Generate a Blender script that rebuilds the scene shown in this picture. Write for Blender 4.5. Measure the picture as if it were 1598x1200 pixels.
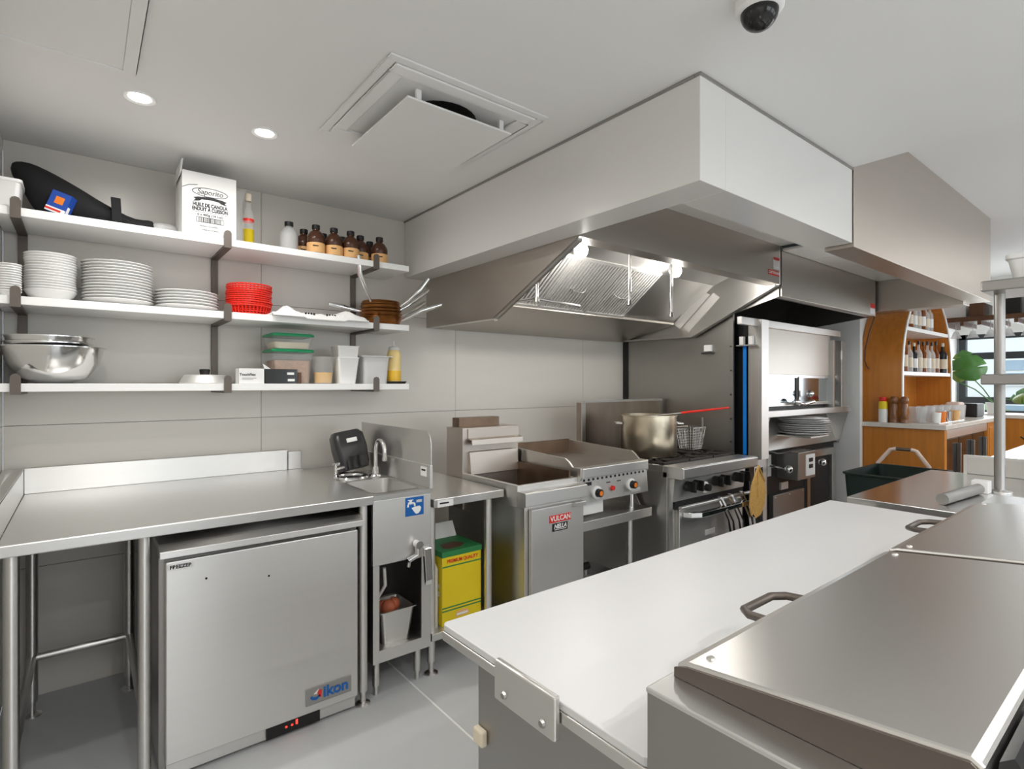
import bpy, bmesh, math, random
from mathutils import Vector, Matrix
random.seed(7)
for o in list(bpy.data.objects): bpy.data.objects.remove(o)
scn = bpy.context.scene
C = scn.collection
R = math.radians

# ------------------------------------------------------------------ camera, world, exposure
cd = bpy.data.cameras.new('camera'); cam = bpy.data.objects.new('camera', cd); C.objects.link(cam)
cam.location = (0, 0, 1.376); cam.rotation_euler = (R(90), 0, R(-38.4))
cd.sensor_width = 36; cd.lens = 36 * 845 / 1598; cd.clip_start = .01
scn.camera = cam
w = bpy.data.worlds.new('sky'); scn.world = w; w.use_nodes = True
bg = w.node_tree.nodes['Background']
bg.inputs['Color'].default_value = (.80, .91, 1, 1); bg.inputs['Strength'].default_value = 2.6
vs = scn.view_settings
vs.view_transform = 'Standard'; vs.look = 'None'; vs.gamma = 1; vs.use_curve_mapping = False
vs.exposure = -0.2
POT_W, BULB_W = 6.0, 12.0

def area_disc(name, loc, size, power, col=(1, .97, .93), rot=(0, 0, 0), spread=170):
    l = bpy.data.lights.new(name, 'AREA'); l.shape = 'DISK'; l.size = size; l.energy = power; l.color = col; l.spread = R(spread)
    o = bpy.data.objects.new(name, l); C.objects.link(o); o.location = loc; o.rotation_euler = rot
    return o

def area_rect(name, loc, sx, sy, power, col, rot):
    l = bpy.data.lights.new(name, 'AREA'); l.shape = 'RECTANGLE'; l.size = sx; l.size_y = sy; l.energy = power; l.color = col
    o = bpy.data.objects.new(name, l); C.objects.link(o); o.location = loc; o.rotation_euler = rot
    return o
# daylight entering by the three windows in the rear wall and the one in the right wall
for x in (1.0, 3.6, 6.2): area_rect('window_daylight', (x, -3.36, 1.6), 2.0, 1.35, 17, (.96, .98, 1), (R(90), 0, 0))
area_rect('window_daylight', (8.98, .2, 1.5), 3.2, .9, 40, (.92, .96, 1), (R(90), 0, R(90)))

# ------------------------------------------------------------------ materials
M = {}
def nodes(name):
    m = bpy.data.materials.new(name); m.use_nodes = True
    M[name] = m
    nt = m.node_tree
    return m, nt, nt.nodes['Principled BSDF']
def mat(name, col, rough=.5, metal=0, noise=0, nscale=(8, 8, 8), bump=0, bscale=(60, 60, 60), rvar=0, trans=0, ior=1.45, alpha=1, coat=0, emit=0, spec=.5, sss=0):
    m, nt, b = nodes(name)
    b.inputs['Base Color'].default_value = (*col, 1); b.inputs['Roughness'].default_value = rough; b.inputs['Metallic'].default_value = metal
    b.inputs['Transmission Weight'].default_value = trans; b.inputs['IOR'].default_value = ior; b.inputs['Alpha'].default_value = alpha
    b.inputs['Coat Weight'].default_value = coat; b.inputs['Specular IOR Level'].default_value = spec
    if emit:
        b.inputs['Emission Color'].default_value = (*col, 1); b.inputs['Emission Strength'].default_value = emit
    if noise or bump or rvar:
        tc = nt.nodes.new('ShaderNodeTexCoord')
        def nz(sc, det=4):
            mp = nt.nodes.new('ShaderNodeMapping'); mp.inputs['Scale'].default_value = sc
            n = nt.nodes.new('ShaderNodeTexNoise'); n.inputs['Scale'].default_value = 1; n.inputs['Detail'].default_value = det
            nt.links.new(tc.outputs['Object'], mp.inputs['Vector']); nt.links.new(mp.outputs['Vector'], n.inputs['Vector'])
            return n
        n = nz(nscale)
        if noise:
            mx = nt.nodes.new('ShaderNodeMix'); mx.data_type = 'RGBA'
            mx.inputs[6].default_value = (*[max(0, c * (1 - noise)) for c in col], 1); mx.inputs[7].default_value = (*[min(1, c * (1 + noise)) for c in col], 1)
            nt.links.new(n.outputs['Fac'], mx.inputs[0]); nt.links.new(mx.outputs[2], b.inputs['Base Color'])
        if rvar:
            mr = nt.nodes.new('ShaderNodeMapRange'); mr.inputs[1].default_value = .3; mr.inputs[2].default_value = .7
            mr.inputs[3].default_value = rough - rvar; mr.inputs[4].default_value = rough + rvar
            nt.links.new(n.outputs['Fac'], mr.inputs[0]); nt.links.new(mr.outputs[0], b.inputs['Roughness'])
        if bump:
            n2 = nz(bscale, 3); bp = nt.nodes.new('ShaderNodeBump'); bp.inputs['Strength'].default_value = bump; bp.inputs['Distance'].default_value = .002
            nt.links.new(n2.outputs['Fac'], bp.inputs['Height']); nt.links.new(bp.outputs[0], b.inputs['Normal'])
    return m
mat('steel', (.71, .70, .68), .38, 1, noise=.02, nscale=(.6, .6, 60))
def brushed(name, amount=.8):        # horizontal brush lines: reflections smear vertically
    nt = M[name].node_tree; b = nt.nodes['Principled BSDF']
    b.inputs['Anisotropic'].default_value = amount; b.inputs['Anisotropic Rotation'].default_value = .25
    tn = nt.nodes.new('ShaderNodeTangent'); tn.direction_type = 'RADIAL'; tn.axis = 'Z'; nt.links.new(tn.outputs[0], b.inputs['Tangent'])
brushed('steel')
mat('steel_top', (.78, .775, .76), .33, 1, noise=.02, nscale=(2, 50, 2))
mat('steel_lid', (.80, .785, .76), .32, 1, noise=.02, nscale=(2, 5, 2))
mat('pane_mirror', (.48, .53, .57), .10, 1)
mat('steel_wet', (.78, .78, .775), .20, 1, noise=.03, nscale=(4, 4, 4))
mat('steel_warm', (.56, .51, .46), .40, 1, noise=.04, nscale=(1.2, 1.2, 5))
mat('steel_gloss', (.72, .72, .715), .14, 1)
mat('steel_hood', (.56, .525, .48), .40, 1, noise=.02, nscale=(2, 2, 30))
mat('steel_partition', (.42, .41, .385), .36, 1, noise=.06, nscale=(2, 2, 2))
mat('steel_dark', (.40, .39, .375), .36, 1, noise=.03, nscale=(3, 3, 3))
mat('steel_seasoned', (.20, .14, .10), .35, 1, noise=.55, nscale=(6, 6, 6))
mat('griddle_plate', (.46, .42, .38), .38, 1, noise=.2, nscale=(5, 5, 5))
mat('steel_stained', (.36, .30, .25), .3, 1, noise=.4, nscale=(7, 7, 2.5))
mat('scraps', (.42, .11, .05), .6, noise=.3)
mat('bottle_frost', (.66, .67, .67), .3, alpha=.55)
mat('chrome', (.82, .82, .82), .08, 1)
mat('aluminium', (.78, .77, .75), .45, .7)
mat('pot_steel', (.70, .62, .48), .3, 1, noise=.22, nscale=(7, 7, 4))
mat('copper_pan', (.30, .12, .035), .28, 1, noise=.6, nscale=(12, 12, 14))
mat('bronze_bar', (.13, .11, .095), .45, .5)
mat('white_paint', (.80, .80, .785), .55)
mat('soffit_white', (.74, .73, .71), .25, coat=.2)
mat('ceiling_white', (.80, .80, .79), .7, bump=.03, bscale=(90, 90, 90))
mat('tile', (.64, .615, .57), .33, noise=.035, nscale=(1.5, 1, 9), bump=.03, bscale=(14, 14, 70))
mat('grout', (.20, .19, .17), .8)
mat('floor_tile', (.52, .535, .545), .5, noise=.08, nscale=(3, 3, 3))
mat('floor_grout', (.80, .80, .78), .7)
mat('laminate', (.86, .86, .85), .35)
mat('board', (.66, .665, .67), .38, noise=.015, nscale=(3, 3, 3))
mat('black', (.010, .010, .010), .45)
mat('black_gloss', (.012, .012, .012), .14)
mat('black_cloth', (.006, .006, .007), .8, bump=.4, bscale=(30, 30, 30))
mat('dark_plastic', (.03, .03, .032), .3)
mat('iron', (.045, .04, .036), .5, .6, noise=.4, nscale=(20, 20, 20))
mat('porcelain', (.84, .84, .83), .16, coat=.3)
mat('red_plastic', (.78, .025, .012), .35)
mat('red', (.72, .03, .02), .4)
mat('orange', (.85, .22, .02), .45)
mat('yellow', (.80, .62, .015), .5, noise=.05)
mat('green_card', (.03, .22, .07), .5)
mat('green_lid', (.015, .30, .12), .35)
mat('green_bin', (.004, .016, .013), .45)
mat('green_tray', (.20, .30, .22), .45)
mat('blue', (.01, .12, .42), .4)
mat('blue_film', (.01, .20, .66), .3)
mat('blue_box', (.015, .07, .38), .35)
mat('card_white', (.80, .80, .79), .6)
mat('ink', (.012, .012, .014), .6)
mat('white', (.85, .85, .84), .45)
mat('grey_plastic', (.62, .62, .61), .4)
mat('clear_plastic', (.85, .85, .84), .2, alpha=.16)
mat('frost_plastic', (.74, .74, .74), .4, alpha=.82)
mat('glass', (.84, .87, .88), .04, alpha=.30)
mat('thin_glass', (.9, .95, .96), .03, alpha=.10)
mat('oil', (.66, .50, .02), .15, trans=.25, ior=1.3)
mat('mustard', (.86, .52, .04), .35)
mat('mustard_pale', (.86, .66, .28), .3)
mat('sauce', (.075, .028, .014), .25, trans=0)
mat('label_orange', (.82, .48, .20), .5)
mat('grain', (.42, .27, .19), .8, noise=.5, nscale=(120, 120, 120), bump=.8, bscale=(120, 120, 120))
mat('corn', (.85, .48, .09), .6, noise=.25, nscale=(110, 110, 110), bump=.8, bscale=(110, 110, 110))
mat('towel', (.82, .82, .81), .9, bump=.3, bscale=(50, 50, 50))
mat('wood', (.56, .205, .030), .35, noise=.30, nscale=(30, 30, 2.2), coat=.2)
mat('wood_dark', (.11, .05, .025), .45, noise=.3, nscale=(4, 30, 4))
mat('wood_mill', (.22, .085, .03), .25, noise=.25, nscale=(40, 40, 5), coat=.4)
mat('wicker', (.62, .36, .10), .6, noise=.3, nscale=(70, 70, 70), bump=1, bscale=(90, 90, 130))
mat('marble', (.72, .68, .62), .25, noise=.14, nscale=(9, 9, 9))
mat('leaf', (.06, .19, .03), .4, noise=.3, nscale=(8, 8, 8))
mat('leaf_pale', (.20, .27, .05), .45, noise=.3, nscale=(8, 8, 8))
mat('window_frame', (.035, .04, .045), .4)
mat('pink_foam', (.78, .62, .54), .7)
mat('facade', (.80, .80, .78), .8)
mat('facade_glass', (.25, .36, .45), .15)
mat('asphalt', (.25, .25, .25), .9)
mat('hedge', (.16, .30, .10), .8, noise=.5, nscale=(5, 5, 5), bump=1, bscale=(12, 12, 12))
mat('bottle_clear', (.80, .82, .80), .06, alpha=.45)
mat('bottle_amber', (.33, .10, .02), .1, trans=.5, ior=1.3)
mat('bottle_dark', (.015, .016, .018), .1)
mat('paper_label', (.75, .66, .52), .6)
mat('lamp_glow', (1, .97, .92), .5, emit=14)
mat('bulb_glow', (1, .97, .92), .5, emit=22)
mat('led_red', (1, .03, .02), .5, emit=4)

# ------------------------------------------------------------------ mesh helpers
ORG = {}
def rrect(x0, x1, y0, y1, r, n=5):
    pts = []
    for cx, cy, a0 in ((x1 - r, y1 - r, 0), (x0 + r, y1 - r, 90), (x0 + r, y0 + r, 180), (x1 - r, y0 + r, 270)):
        for i in range(n + 1):
            a = R(a0 + 90 * i / n); pts.append((cx + r * math.cos(a), cy + r * math.sin(a)))
    return pts
class MB:
    def __init__(s): s.v = []; s.f = []
    def add(s, vs, fs):
        k = len(s.v); s.v += [tuple(p) for p in vs]; s.f += [tuple(k + i for i in f) for f in fs]; return s
    def box(s, x0, x1, y0, y1, z0, z1):
        return s.add([(x0,y0,z0),(x1,y0,z0),(x1,y1,z0),(x0,y1,z0),(x0,y0,z1),(x1,y0,z1),(x1,y1,z1),(x0,y1,z1)],
                     [(0,3,2,1),(4,5,6,7),(0,1,5,4),(1,2,6,5),(2,3,7,6),(3,0,4,7)])
    def prism(s, pts, ax, a, b):
        n = len(pts)
        def P(p, t): return {'x': (t, p[0], p[1]), 'y': (p[0], t, p[1]), 'z': (p[0], p[1], t)}[ax]
        return s.add([P(p, a) for p in pts] + [P(p, b) for p in pts],
                     [tuple(range(n))[::-1], tuple(range(n, 2*n))] + [(i, (i+1) % n, n + (i+1) % n, n + i) for i in range(n)])
    def loft(s, rings, cap=True, close=True):
        n = len(rings[0]); vs = [p for r in rings for p in r]; fs = []
        for k in range(len(rings) - 1):
            for i in range(n if close else n - 1):
                j = (i + 1) % n; fs.append((k*n+i, k*n+j, (k+1)*n+j, (k+1)*n+i))
        if cap: fs += [tuple(range(n))[::-1], tuple(range((len(rings)-1)*n, len(rings)*n))]
        return s.add(vs, fs)
    def tube(s, pts, r, n=8, cap=True, close=False):
        pts = [Vector(p) for p in pts]; rings = []
        rr = r if isinstance(r, (list, tuple)) else [r] * len(pts)
        N = len(pts); ref = None
        for i, p in enumerate(pts):
            if close: d = pts[(i+1) % N] - pts[i-1]
            else: d = pts[min(i+1, N-1)] - pts[max(i-1, 0)]
            d.normalize()
            if ref is None: ref = Vector((0,0,1)) if abs(d.z) < .9 else Vector((1,0,0))
            a = d.cross(ref); a.normalize(); b = a.cross(d); ref = b
            rings.append([p + rr[i] * (a * math.cos(2*math.pi*k/n) + b * math.sin(2*math.pi*k/n)) for k in range(n)])
        if close: rings.append(rings[0]); cap = False
        return s.loft(rings, cap)
    def cyl(s, p0, p1, r, r1=None, n=16): return s.tube([p0, p1], [r, r if r1 is None else r1], n)
    def lathe(s, prof, c=(0,0,0), n=24, ax='z'):
        rings = []
        for r, z in prof:
            ring = []
            for k in range(n):
                a = 2*math.pi*k/n; x, y = max(r, 1e-5)*math.cos(a), max(r, 1e-5)*math.sin(a)
                q = {'z': (x, y, z), 'y': (x, -z, y), 'x': (z, x, y)}[ax]
                ring.append((c[0]+q[0], c[1]+q[1], c[2]+q[2]))
            rings.append(ring)
        return s.loft(rings, cap=False)
    def sphere(s, c, r, n=16):
        m = n // 2
        return s.lathe([(r*math.sin(math.pi*i/m), -r*math.cos(math.pi*i/m)) for i in range(m+1)], c, n)
    def xform(s, mtx):
        s.v = [tuple(mtx @ Vector(p)) for p in s.v]; return s
    def build(s, name, m, parent=None, smooth=0, bevel=0, label=None, cat=None, group=None, kind=None, org=None):
        if parent is not None: o0 = ORG[parent.name]
        elif org is not None: o0 = Vector(org)
        else:
            xs, ys, zs = zip(*s.v); o0 = Vector(((min(xs)+max(xs))/2, (min(ys)+max(ys))/2, min(zs)))
        me = bpy.data.meshes.new(name); me.from_pydata([Vector(p) - o0 for p in s.v], [], s.f)
        bm = bmesh.new(); bm.from_mesh(me); bmesh.ops.remove_doubles(bm, verts=bm.verts, dist=1e-6)
        bmesh.ops.recalc_face_normals(bm, faces=bm.faces); bm.to_mesh(me); bm.free()
        me.materials.append(M[m])
        if smooth:
            me.polygons.foreach_set('use_smooth', [True]*len(me.polygons)); me.set_sharp_from_angle(angle=R(smooth))
        o = bpy.data.objects.new(name, me); C.objects.link(o)
        if parent is not None: o.parent = parent
        else: o.location = o0
        ORG[o.name] = o0
        if bevel:
            b = o.modifiers.new('bevel', 'BEVEL'); b.width = bevel; b.segments = 2; b.limit_method = 'ANGLE'; b.angle_limit = R(40); b.harden_normals = False
        tag(o, label, cat, group, kind)
        return o
def tag(o, label=None, cat=None, group=None, kind=None):
    if label: o['label'] = label
    if cat: o['category'] = cat
    if group: o['group'] = group
    if kind: o['kind'] = kind
def thing(name, label, cat, loc, group=None, rz=0):
    o = bpy.data.objects.new(name, None); C.objects.link(o); o.location = loc; o.rotation_euler = (0, 0, rz)
    o.empty_display_size = .05; ORG[o.name] = Vector(loc); tag(o, label, cat, group); return o
def copy_tree(o, loc=None, parent=None, label=None, rot=None):
    c = o.copy(); C.objects.link(c)
    if parent is not None: c.parent = parent
    ORG[c.name] = Vector(loc) if loc is not None else ORG[o.name]
    if loc is not None: c.location = loc
    if rot is not None: c.rotation_euler = rot
    if label: c['label'] = label
    for ch in list(o.children): copy_tree(ch, None, c)
    return c
def B(*a): return MB().box(*a)
def text(s, size, loc, m, parent, right=(1,0,0), up=(0,0,1), name='lettering', align='CENTER', bold=0, sx=1, shear=0):
    cu = bpy.data.curves.new('t', 'FONT'); cu.body = s; cu.size = size; cu.align_x = align; cu.align_y = 'CENTER'; cu.extrude = .0004; cu.offset = bold; cu.shear = shear
    t = bpy.data.objects.new('t', cu); C.objects.link(t); dg = bpy.context.evaluated_depsgraph_get(); dg.update()
    me = bpy.data.meshes.new_from_object(t.evaluated_get(dg)); bpy.data.objects.remove(t)
    r, u = Vector(right).normalized(), Vector(up).normalized(); nn = r.cross(u)
    mt = Matrix(((r.x*sx, u.x, nn.x, 0), (r.y*sx, u.y, nn.y, 0), (r.z*sx, u.z, nn.z, 0), (0, 0, 0, 1)))
    o0 = ORG[parent.name]; me.transform(Matrix.Translation(Vector(loc) - o0) @ mt)
    me.materials.clear(); me.materials.append(M[m]); me.name = name
    o = bpy.data.objects.new(name, me); C.objects.link(o); o.parent = parent; ORG[o.name] = o0
    return o
ORD = ['topmost', 'second from the top', 'third from the top', 'fourth from the top', 'fifth from the top', 'sixth from the top', 'seventh from the top', 'eighth from the top', 'ninth from the top', 'tenth from the top', 'eleventh from the top', 'twelfth from the top', 'thirteenth from the top', 'fourteenth from the top', 'fifteenth from the top', 'sixteenth from the top', 'seventeenth from the top', 'eighteenth from the top']
def rank(i, n): return ORD[i] if i < n - 1 else 'bottommost'

W = 3.18      # front of the tiled wall
CZ = 2.43     # low ceiling
HZ = 2.73     # high ceiling
# ------------------------------------------------------------------ setting
fl = B(-.27, 9.2, -3.4, 3.3, -.1, -.001).build('floor', 'floor_grout', kind='structure')
for i in range(-1, 7):
    for j in range(-3, 4):
        x0, y0 = 1.187 + (i - 1) * 1.5, 3.2 + (j - 3) * 2.4
        x0c, x1c = max(x0 + .005, -.27), min(x0 + 1.495, 9.2); y0c, y1c = max(y0 + .005, -3.4), min(y0 + 2.395, 3.3)
        if x1c - x0c > .05 and y1c - y0c > .05: B(x0c, x1c, y0c, y1c, -.001, 0).build('floor_tile', 'floor_tile', fl)
wb = B(-.27, 5.6, W + .012, W + .15, 0, 2.6).build('wall_back', 'grout', kind='structure')
zs = [0, .570, 1.196, 1.816, CZ]; xs = [-.27, .767, 2.022, 3.277, 4.53, 5.6]
for i in range(5):
    for k in range(4):
        B(xs[i] + .0012, xs[i+1] - .0012, W, W + .012, zs[k] + .0012, zs[k+1] - .0012).build('wall_tile', 'tile', wb)
wl = B(-.37, -.282, -3.4, W + .15, 0, 2.6).build('wall_left', 'grout', kind='structure')
for k in range(4):
    for a, b in ((1.93, W), (.68, 1.93), (-.57, .68), (-1.82, -.57)):
        B(-.282, -.27, a + .0012, b - .0012, zs[k] + .0012, zs[k+1] - .0012).build('wall_tile', 'tile', wl)
rw = MB().box(-.37, 9.2, -3.5, -3.4, 0, .9).box(-.37, 9.2, -3.5, -3.4, 2.3, 2.9)
for a, b in ((-.37, 0), (2.0, 2.6), (4.6, 5.2), (7.2, 9.2)): rw.box(a, b, -3.5, -3.4, .9, 2.3)
rw.build('wall_rear', 'white_paint', kind='structure')
for q, x in enumerate((0, 2.6, 5.2)):
    wf = MB().box(x, x + .06, -3.48, -3.42, .9, 2.3).box(x + 1.94, x + 2, -3.48, -3.42, .9, 2.3).box(x + .06, x + 1.94, -3.48, -3.42, .9, .96).box(x + .06, x + 1.94, -3.48, -3.42, 2.24, 2.3).build('window_%d' % (q + 2), 'window_frame', kind='structure')
    B(x + .97, x + 1.03, -3.47, -3.43, .96, 2.24).build('window_mullion', 'window_frame', wf)
    B(x + .06, x + .97, -3.452, -3.448, .96, 2.24).build('pane', 'thin_glass', wf); B(x + 1.03, x + 1.94, -3.452, -3.448, .96, 2.24).build('pane', 'thin_glass', wf)
B(5.62, 9.2, 1.95, 2.05, 0, 2.9).build('wall_bar', 'white_paint', kind='structure')
B(5.56, 5.62, 1.90, W + .15, 0, 2.73).build('wall_partition', 'white_paint', kind='structure', bevel=.003)
# ceilings: the low one ends at x=2.93
cl = MB().box(-.37, 2.93, -3.5, W + .15, CZ, CZ + .4).build('ceiling', 'ceiling_white', kind='structure')
MB().box(2.93, 9.3, -3.5, W + .15, HZ, HZ + .1).build('ceiling_high', 'ceiling_white', kind='structure')
# window wall at x = 9
WY0, WY1 = -1.6, 1.93; WZ0, WZ1 = 1.0, 2.02
ww = MB(); ww.box(9.0, 9.2, -3.4, WY0, 0, 2.9); ww.box(9.0, 9.2, WY0, 2.05, 0, WZ0); ww.box(9.0, 9.2, WY0, 2.05, WZ1, 2.9)
ww.build('wall_right', 'white_paint', kind='structure')
wn = MB().box(9.02, 9.12, WY0, WY1, WZ0, WZ0 + .05).box(9.02, 9.12, WY0, WY1, WZ1 - .06, WZ1).box(9.02, 9.12, WY1 - .07, WY1, WZ0, WZ1).box(9.02, 9.12, WY0, WY0 + .06, WZ0, WZ1).build('window_1', 'window_frame', kind='structure')
for z in (1.13, 1.70): B(9.02, 9.12, WY0 + .06, WY1 - .07, z, z + .085).build('window_rail', 'window_frame', wn, bevel=.004)
for y in (-.5, .62): B(9.03, 9.11, y, y + .05, WZ0 + .05, WZ1 - .06).build('window_mullion', 'window_frame', wn)
for z0, z1 in ((WZ0 + .05, 1.13), (1.215, 1.70), (1.785, WZ1 - .06)):
    B(9.065, 9.069, WY0 + .06, WY1 - .07, z0, z1).build('pane', 'thin_glass', wn)
B(8.72, 9.0, -1.8, 1.94, .97, 1.0).build('trim_1', 'marble', kind='structure', bevel=.003)

# outside
B(9.3, 40, -20, 30, -.3, -.2).build('ground_outside', 'asphalt', kind='structure')
fac = thing('street_house', 'pale house with white framed windows across the street, seen through the window', 'building', (17, 0, -.2))
B(17, 20, -8, 12, -.2, 6).build('wall', 'facade', fac)
for y in (-2.6, -.4, 1.8, 4.0):
    for z0, z1 in ((.1, .95), (1.35, 2.0), (3.2, 4.6)):
        f = MB().box(16.93, 17, y, y + 1.1, z0, z1).build('window', 'white', fac)
        for k in range(2):
            for q in range(2):
                zm = (z0 + z1) / 2
                B(16.9, 16.935, y + .07 + k * .5, y + .53 + k * .5, (z0 + .06, zm + .03)[q], (zm - .03, z1 - .06)[q]).build('pane', 'facade_glass', f)
hd = MB(); hd.lathe([(.02, 0), (.9, .1), (1.15, .6), (.8, 1.1), (.02, 1.35)], (12.5, 2.7, -.2), 14)
hd.build('street_shrub', 'hedge', smooth=60, label='leafy green shrub outside below the window', cat='shrub')

# ------------------------------------------------------------------ soffit and hoods
SX, SY, SZ = 1.63, 1.036, 2.065
sf = thing('bulkhead', 'glossy white bulkhead boxed around the exhaust hood under the ceiling', 'bulkhead', (SX, SY, SZ))
MB().box(SX, 1.79, SY, W - .002, SZ, CZ - .001).build('side_panel', 'soffit_white', sf, bevel=.002)
MB().box(1.79, 2.93, SY, 1.215, SZ, CZ - .001).build('front_panel', 'soffit_white', sf, bevel=.002)
up = B(1.79, 3.77, 1.215, 1.775, 2.33, 2.345).build('upper_panel', 'soffit_white', sf)
B(1.628, 2.932, SY - .004, SY + .02, CZ - .012, CZ - .001).build('shadow_trim', 'steel_dark', sf)
B(SX - .004, SX + .02, SY + .02, W - .002, CZ - .012, CZ - .001).build('shadow_trim', 'steel_dark', sf)
ss = thing('steel_bulkhead', 'brushed stainless steel bulkhead box hanging beside the white one', 'bulkhead', (2.955, 1.036, 2.05))
MB().box(2.955, 5.80, 1.036, 1.17, 2.05, HZ - .001).build('front_box', 'steel_warm', ss, bevel=.002)
MB().box(5.60, 5.80, 1.17, 1.89, 2.03, HZ - .001).build('return_panel', 'steel_hood', ss, bevel=.002)
uw = thing('bulkhead_underside', 'white panelled underside between the steel bulkhead and second hood', 'panel', (3.8, 1.17, 2.30))
for i in range(4):
    p = B(3.79 + i * .45, 3.79 + i * .45 + .445, 1.175, 1.77, 2.30, 2.315).build('panel', 'soffit_white', uw)
    if i < 3: B(4.02 + i * .45, 4.13 + i * .45, 1.30, 1.34, 2.285, 2.30).build('clip', 'dark_plastic', p)

h1 = thing('exhaust_hood', 'stainless kitchen exhaust hood with two lamps over the fryer and range', 'hood', (1.79, 1.775, 1.745))
def hoodside(x0, x1, m='steel_hood'):
    return MB().prism([(W - .002, 1.752), (2.44, 1.745), (1.79, 2.05), (1.775, 2.066), (1.775, 2.40), (W - .002, 2.40)], 'x', x0, x1)
hoodside(1.792, 1.806).build('side_panel', 'steel_hood', h1)
hoodside(3.752, 3.766).build('side_panel', 'steel', h1)
for x0, x1 in ((1.806, 1.84), (3.718, 3.752)):
    MB().prism([(W - .004, 1.752), (2.44, 1.745), (1.79, 2.05), (1.79, 2.062), (2.44, 1.757), (W - .004, 1.764)], 'x', x0, x1).build('side_lip', 'steel', h1)
B(1.806, 3.752, 1.775, 1.79, 2.066, 2.40).build('front_panel', 'steel_hood', h1)
B(1.806, 3.752, 1.79, 1.87, 2.066, 2.078).build('front_lip', 'steel_hood', h1)
B(1.806, 3.752, 1.79, W - .002, 2.385, 2.40).build('top_panel', 'steel_hood', h1)
# lower back baffle and plenum
MB().prism([(W - .003, 1.752), (3.13, 1.750), (2.60, 1.855), (2.60, 1.87), (W - .003, 1.80)], 'x', 1.84, 3.718).build('grease_trough', 'steel_hood', h1)
MB().prism([(2.63, 1.87), (2.27, 2.125), (2.27, 2.384), (W - .003, 2.384), (W - .003, 1.80)], 'x', 3.10, 3.752).build('blank_panel', 'steel_top', h1)
MB().prism([(2.66, 1.87), (2.31, 2.125), (2.31, 2.384), (W - .003, 2.384), (W - .003, 1.80)], 'x', 1.806, 3.10).build('plenum', 'black', h1)
ux = Vector((1, 0, 0)); ud = Vector((0, 2.25 - 2.60, 2.125 - 1.86)); L = ud.length; ud.normalize(); un = Vector((0, -ud.z, ud.y)) * -1
for i in range(3):
    xa = 1.86 + i * .413; fo = Vector((xa, 2.60, 1.862))
    def P(a, d, n): return fo + ux * a + ud * d + un * n
    def slab(mb, a0, a1, d0, d1, n0, n1):
        mb.add([P(a0,d0,n0),P(a1,d0,n0),P(a1,d1,n0),P(a0,d1,n0),P(a0,d0,n1),P(a1,d0,n1),P(a1,d1,n1),P(a0,d1,n1)], [(0,3,2,1),(4,5,6,7),(0,1,5,4),(1,2,6,5),(2,3,7,6),(3,0,4,7)])
    fm = MB(); slab(fm, 0, .405, 0, .02, 0, .03); slab(fm, 0, .405, L - .02, L, 0, .03); slab(fm, 0, .012, .02, L - .02, 0, .03); slab(fm, .393, .405, .02, L - .02, 0, .03)
    f = fm.build('filter', 'aluminium', h1)
    for k in range(14):
        b = MB(); slab(b, .018 + k * .0268, .018 + k *   .0268 + .0145, .02, L - .02, .002, .016); b.build('baffle', 'aluminium', f)
    MB().tube([P(.13 + .14 * t, L * .45, .0 + -.03 * math.sin(math.pi * t)) for t in [q / 6 for q in range(7)]], .004, 6).build('filter_handle', 'chrome', f)
# sloping ledge above the filters
MB().prism([(2.27, 2.125), (2.27, 2.14), (1.79, 2.30), (1.79, 2.285)], 'x', 1.806, 3.752).build('upper_baffle', 'steel', h1)
# conduit, drop pipes, label
MB().cyl((2.17, 2.10, 2.165), (3.05, 2.10, 2.165), .012).build('conduit', 'chrome', h1, smooth=40)
for x, y, z0, z1 in ((2.0, 2.3, 1.87, 2.05), (2.56, 2.1, 1.88, 2.165), (2.96, 2.09, 1.84, 2.165)):
    pp = MB().cyl((x, y, z0), (x, y, z1), .010).build('drop_pipe', 'chrome', h1, smooth=40)
    MB().cyl((x, y, z0 - .03), (x, y, z0), .016, .012).build('nozzle', 'chrome', pp, smooth=40)
MB().tube([(2.0, 2.3, 1.86), (2.4, 2.36, 1.86)], .009, 8).build('pipe_run', 'chrome', h1, smooth=40)
MB().tube([(1.95, 2.62, 1.76), (1.95, 2.62, 1.86), (2.0, 2.3, 1.86)], .009, 8).build('pipe_run', 'chrome', h1, smooth=40)
MB().prism([(2.62, 1.86), (2.36, 2.10), (2.30, 2.06), (2.56, 1.82)], 'x', 3.744, 3.752).build('notice_plate', 'aluminium', h1)
MB().prism([(2.53, 1.83), (2.27, 2.07), (2.22, 2.03), (2.48, 1.79)], 'x', 3.744, 3.752).build('notice_plate', 'aluminium', h1)
lb = B(3.60, 3.745, 1.772, 1.775, 2.115, 2.15).build('brand_label', 'red', h1); text('CAPTIVEAIRE', .026, (3.672, 1.771, 2.132), 'white', lb, bold=.0006)
lb = B(3.665, 3.745, 1.772, 1.775, 2.16, 2.235).build('data_label', 'white', h1); B(3.665, 3.745, 1.7705, 1.772, 2.222, 2.24).build('label_stripe', 'red', lb)
for x in (2.17, 3.05):
    b = MB().lathe([(0, -.045), (.025, -.04), (.038, -.018), (.04, 0), (.032, .025), (.018, .04)], (x, 2.12, 2.125), 20).build('lamp_globe', 'bulb_glow', h1, smooth=60)
    MB().cyl((x, 2.12, 2.158), (x, 2.12, 2.178), .022, .018).build('lamp_collar', 'chrome', b, smooth=40)
    l = bpy.data.lights.new('hood_lamp', 'POINT'); l.energy = BULB_W; l.shadow_soft_size = .05; l.color = (1, .96, .9)
    lo = bpy.data.objects.new('hood_lamp', l); C.objects.link(lo); lo.location = (x, 2.12, 2.066)

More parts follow.
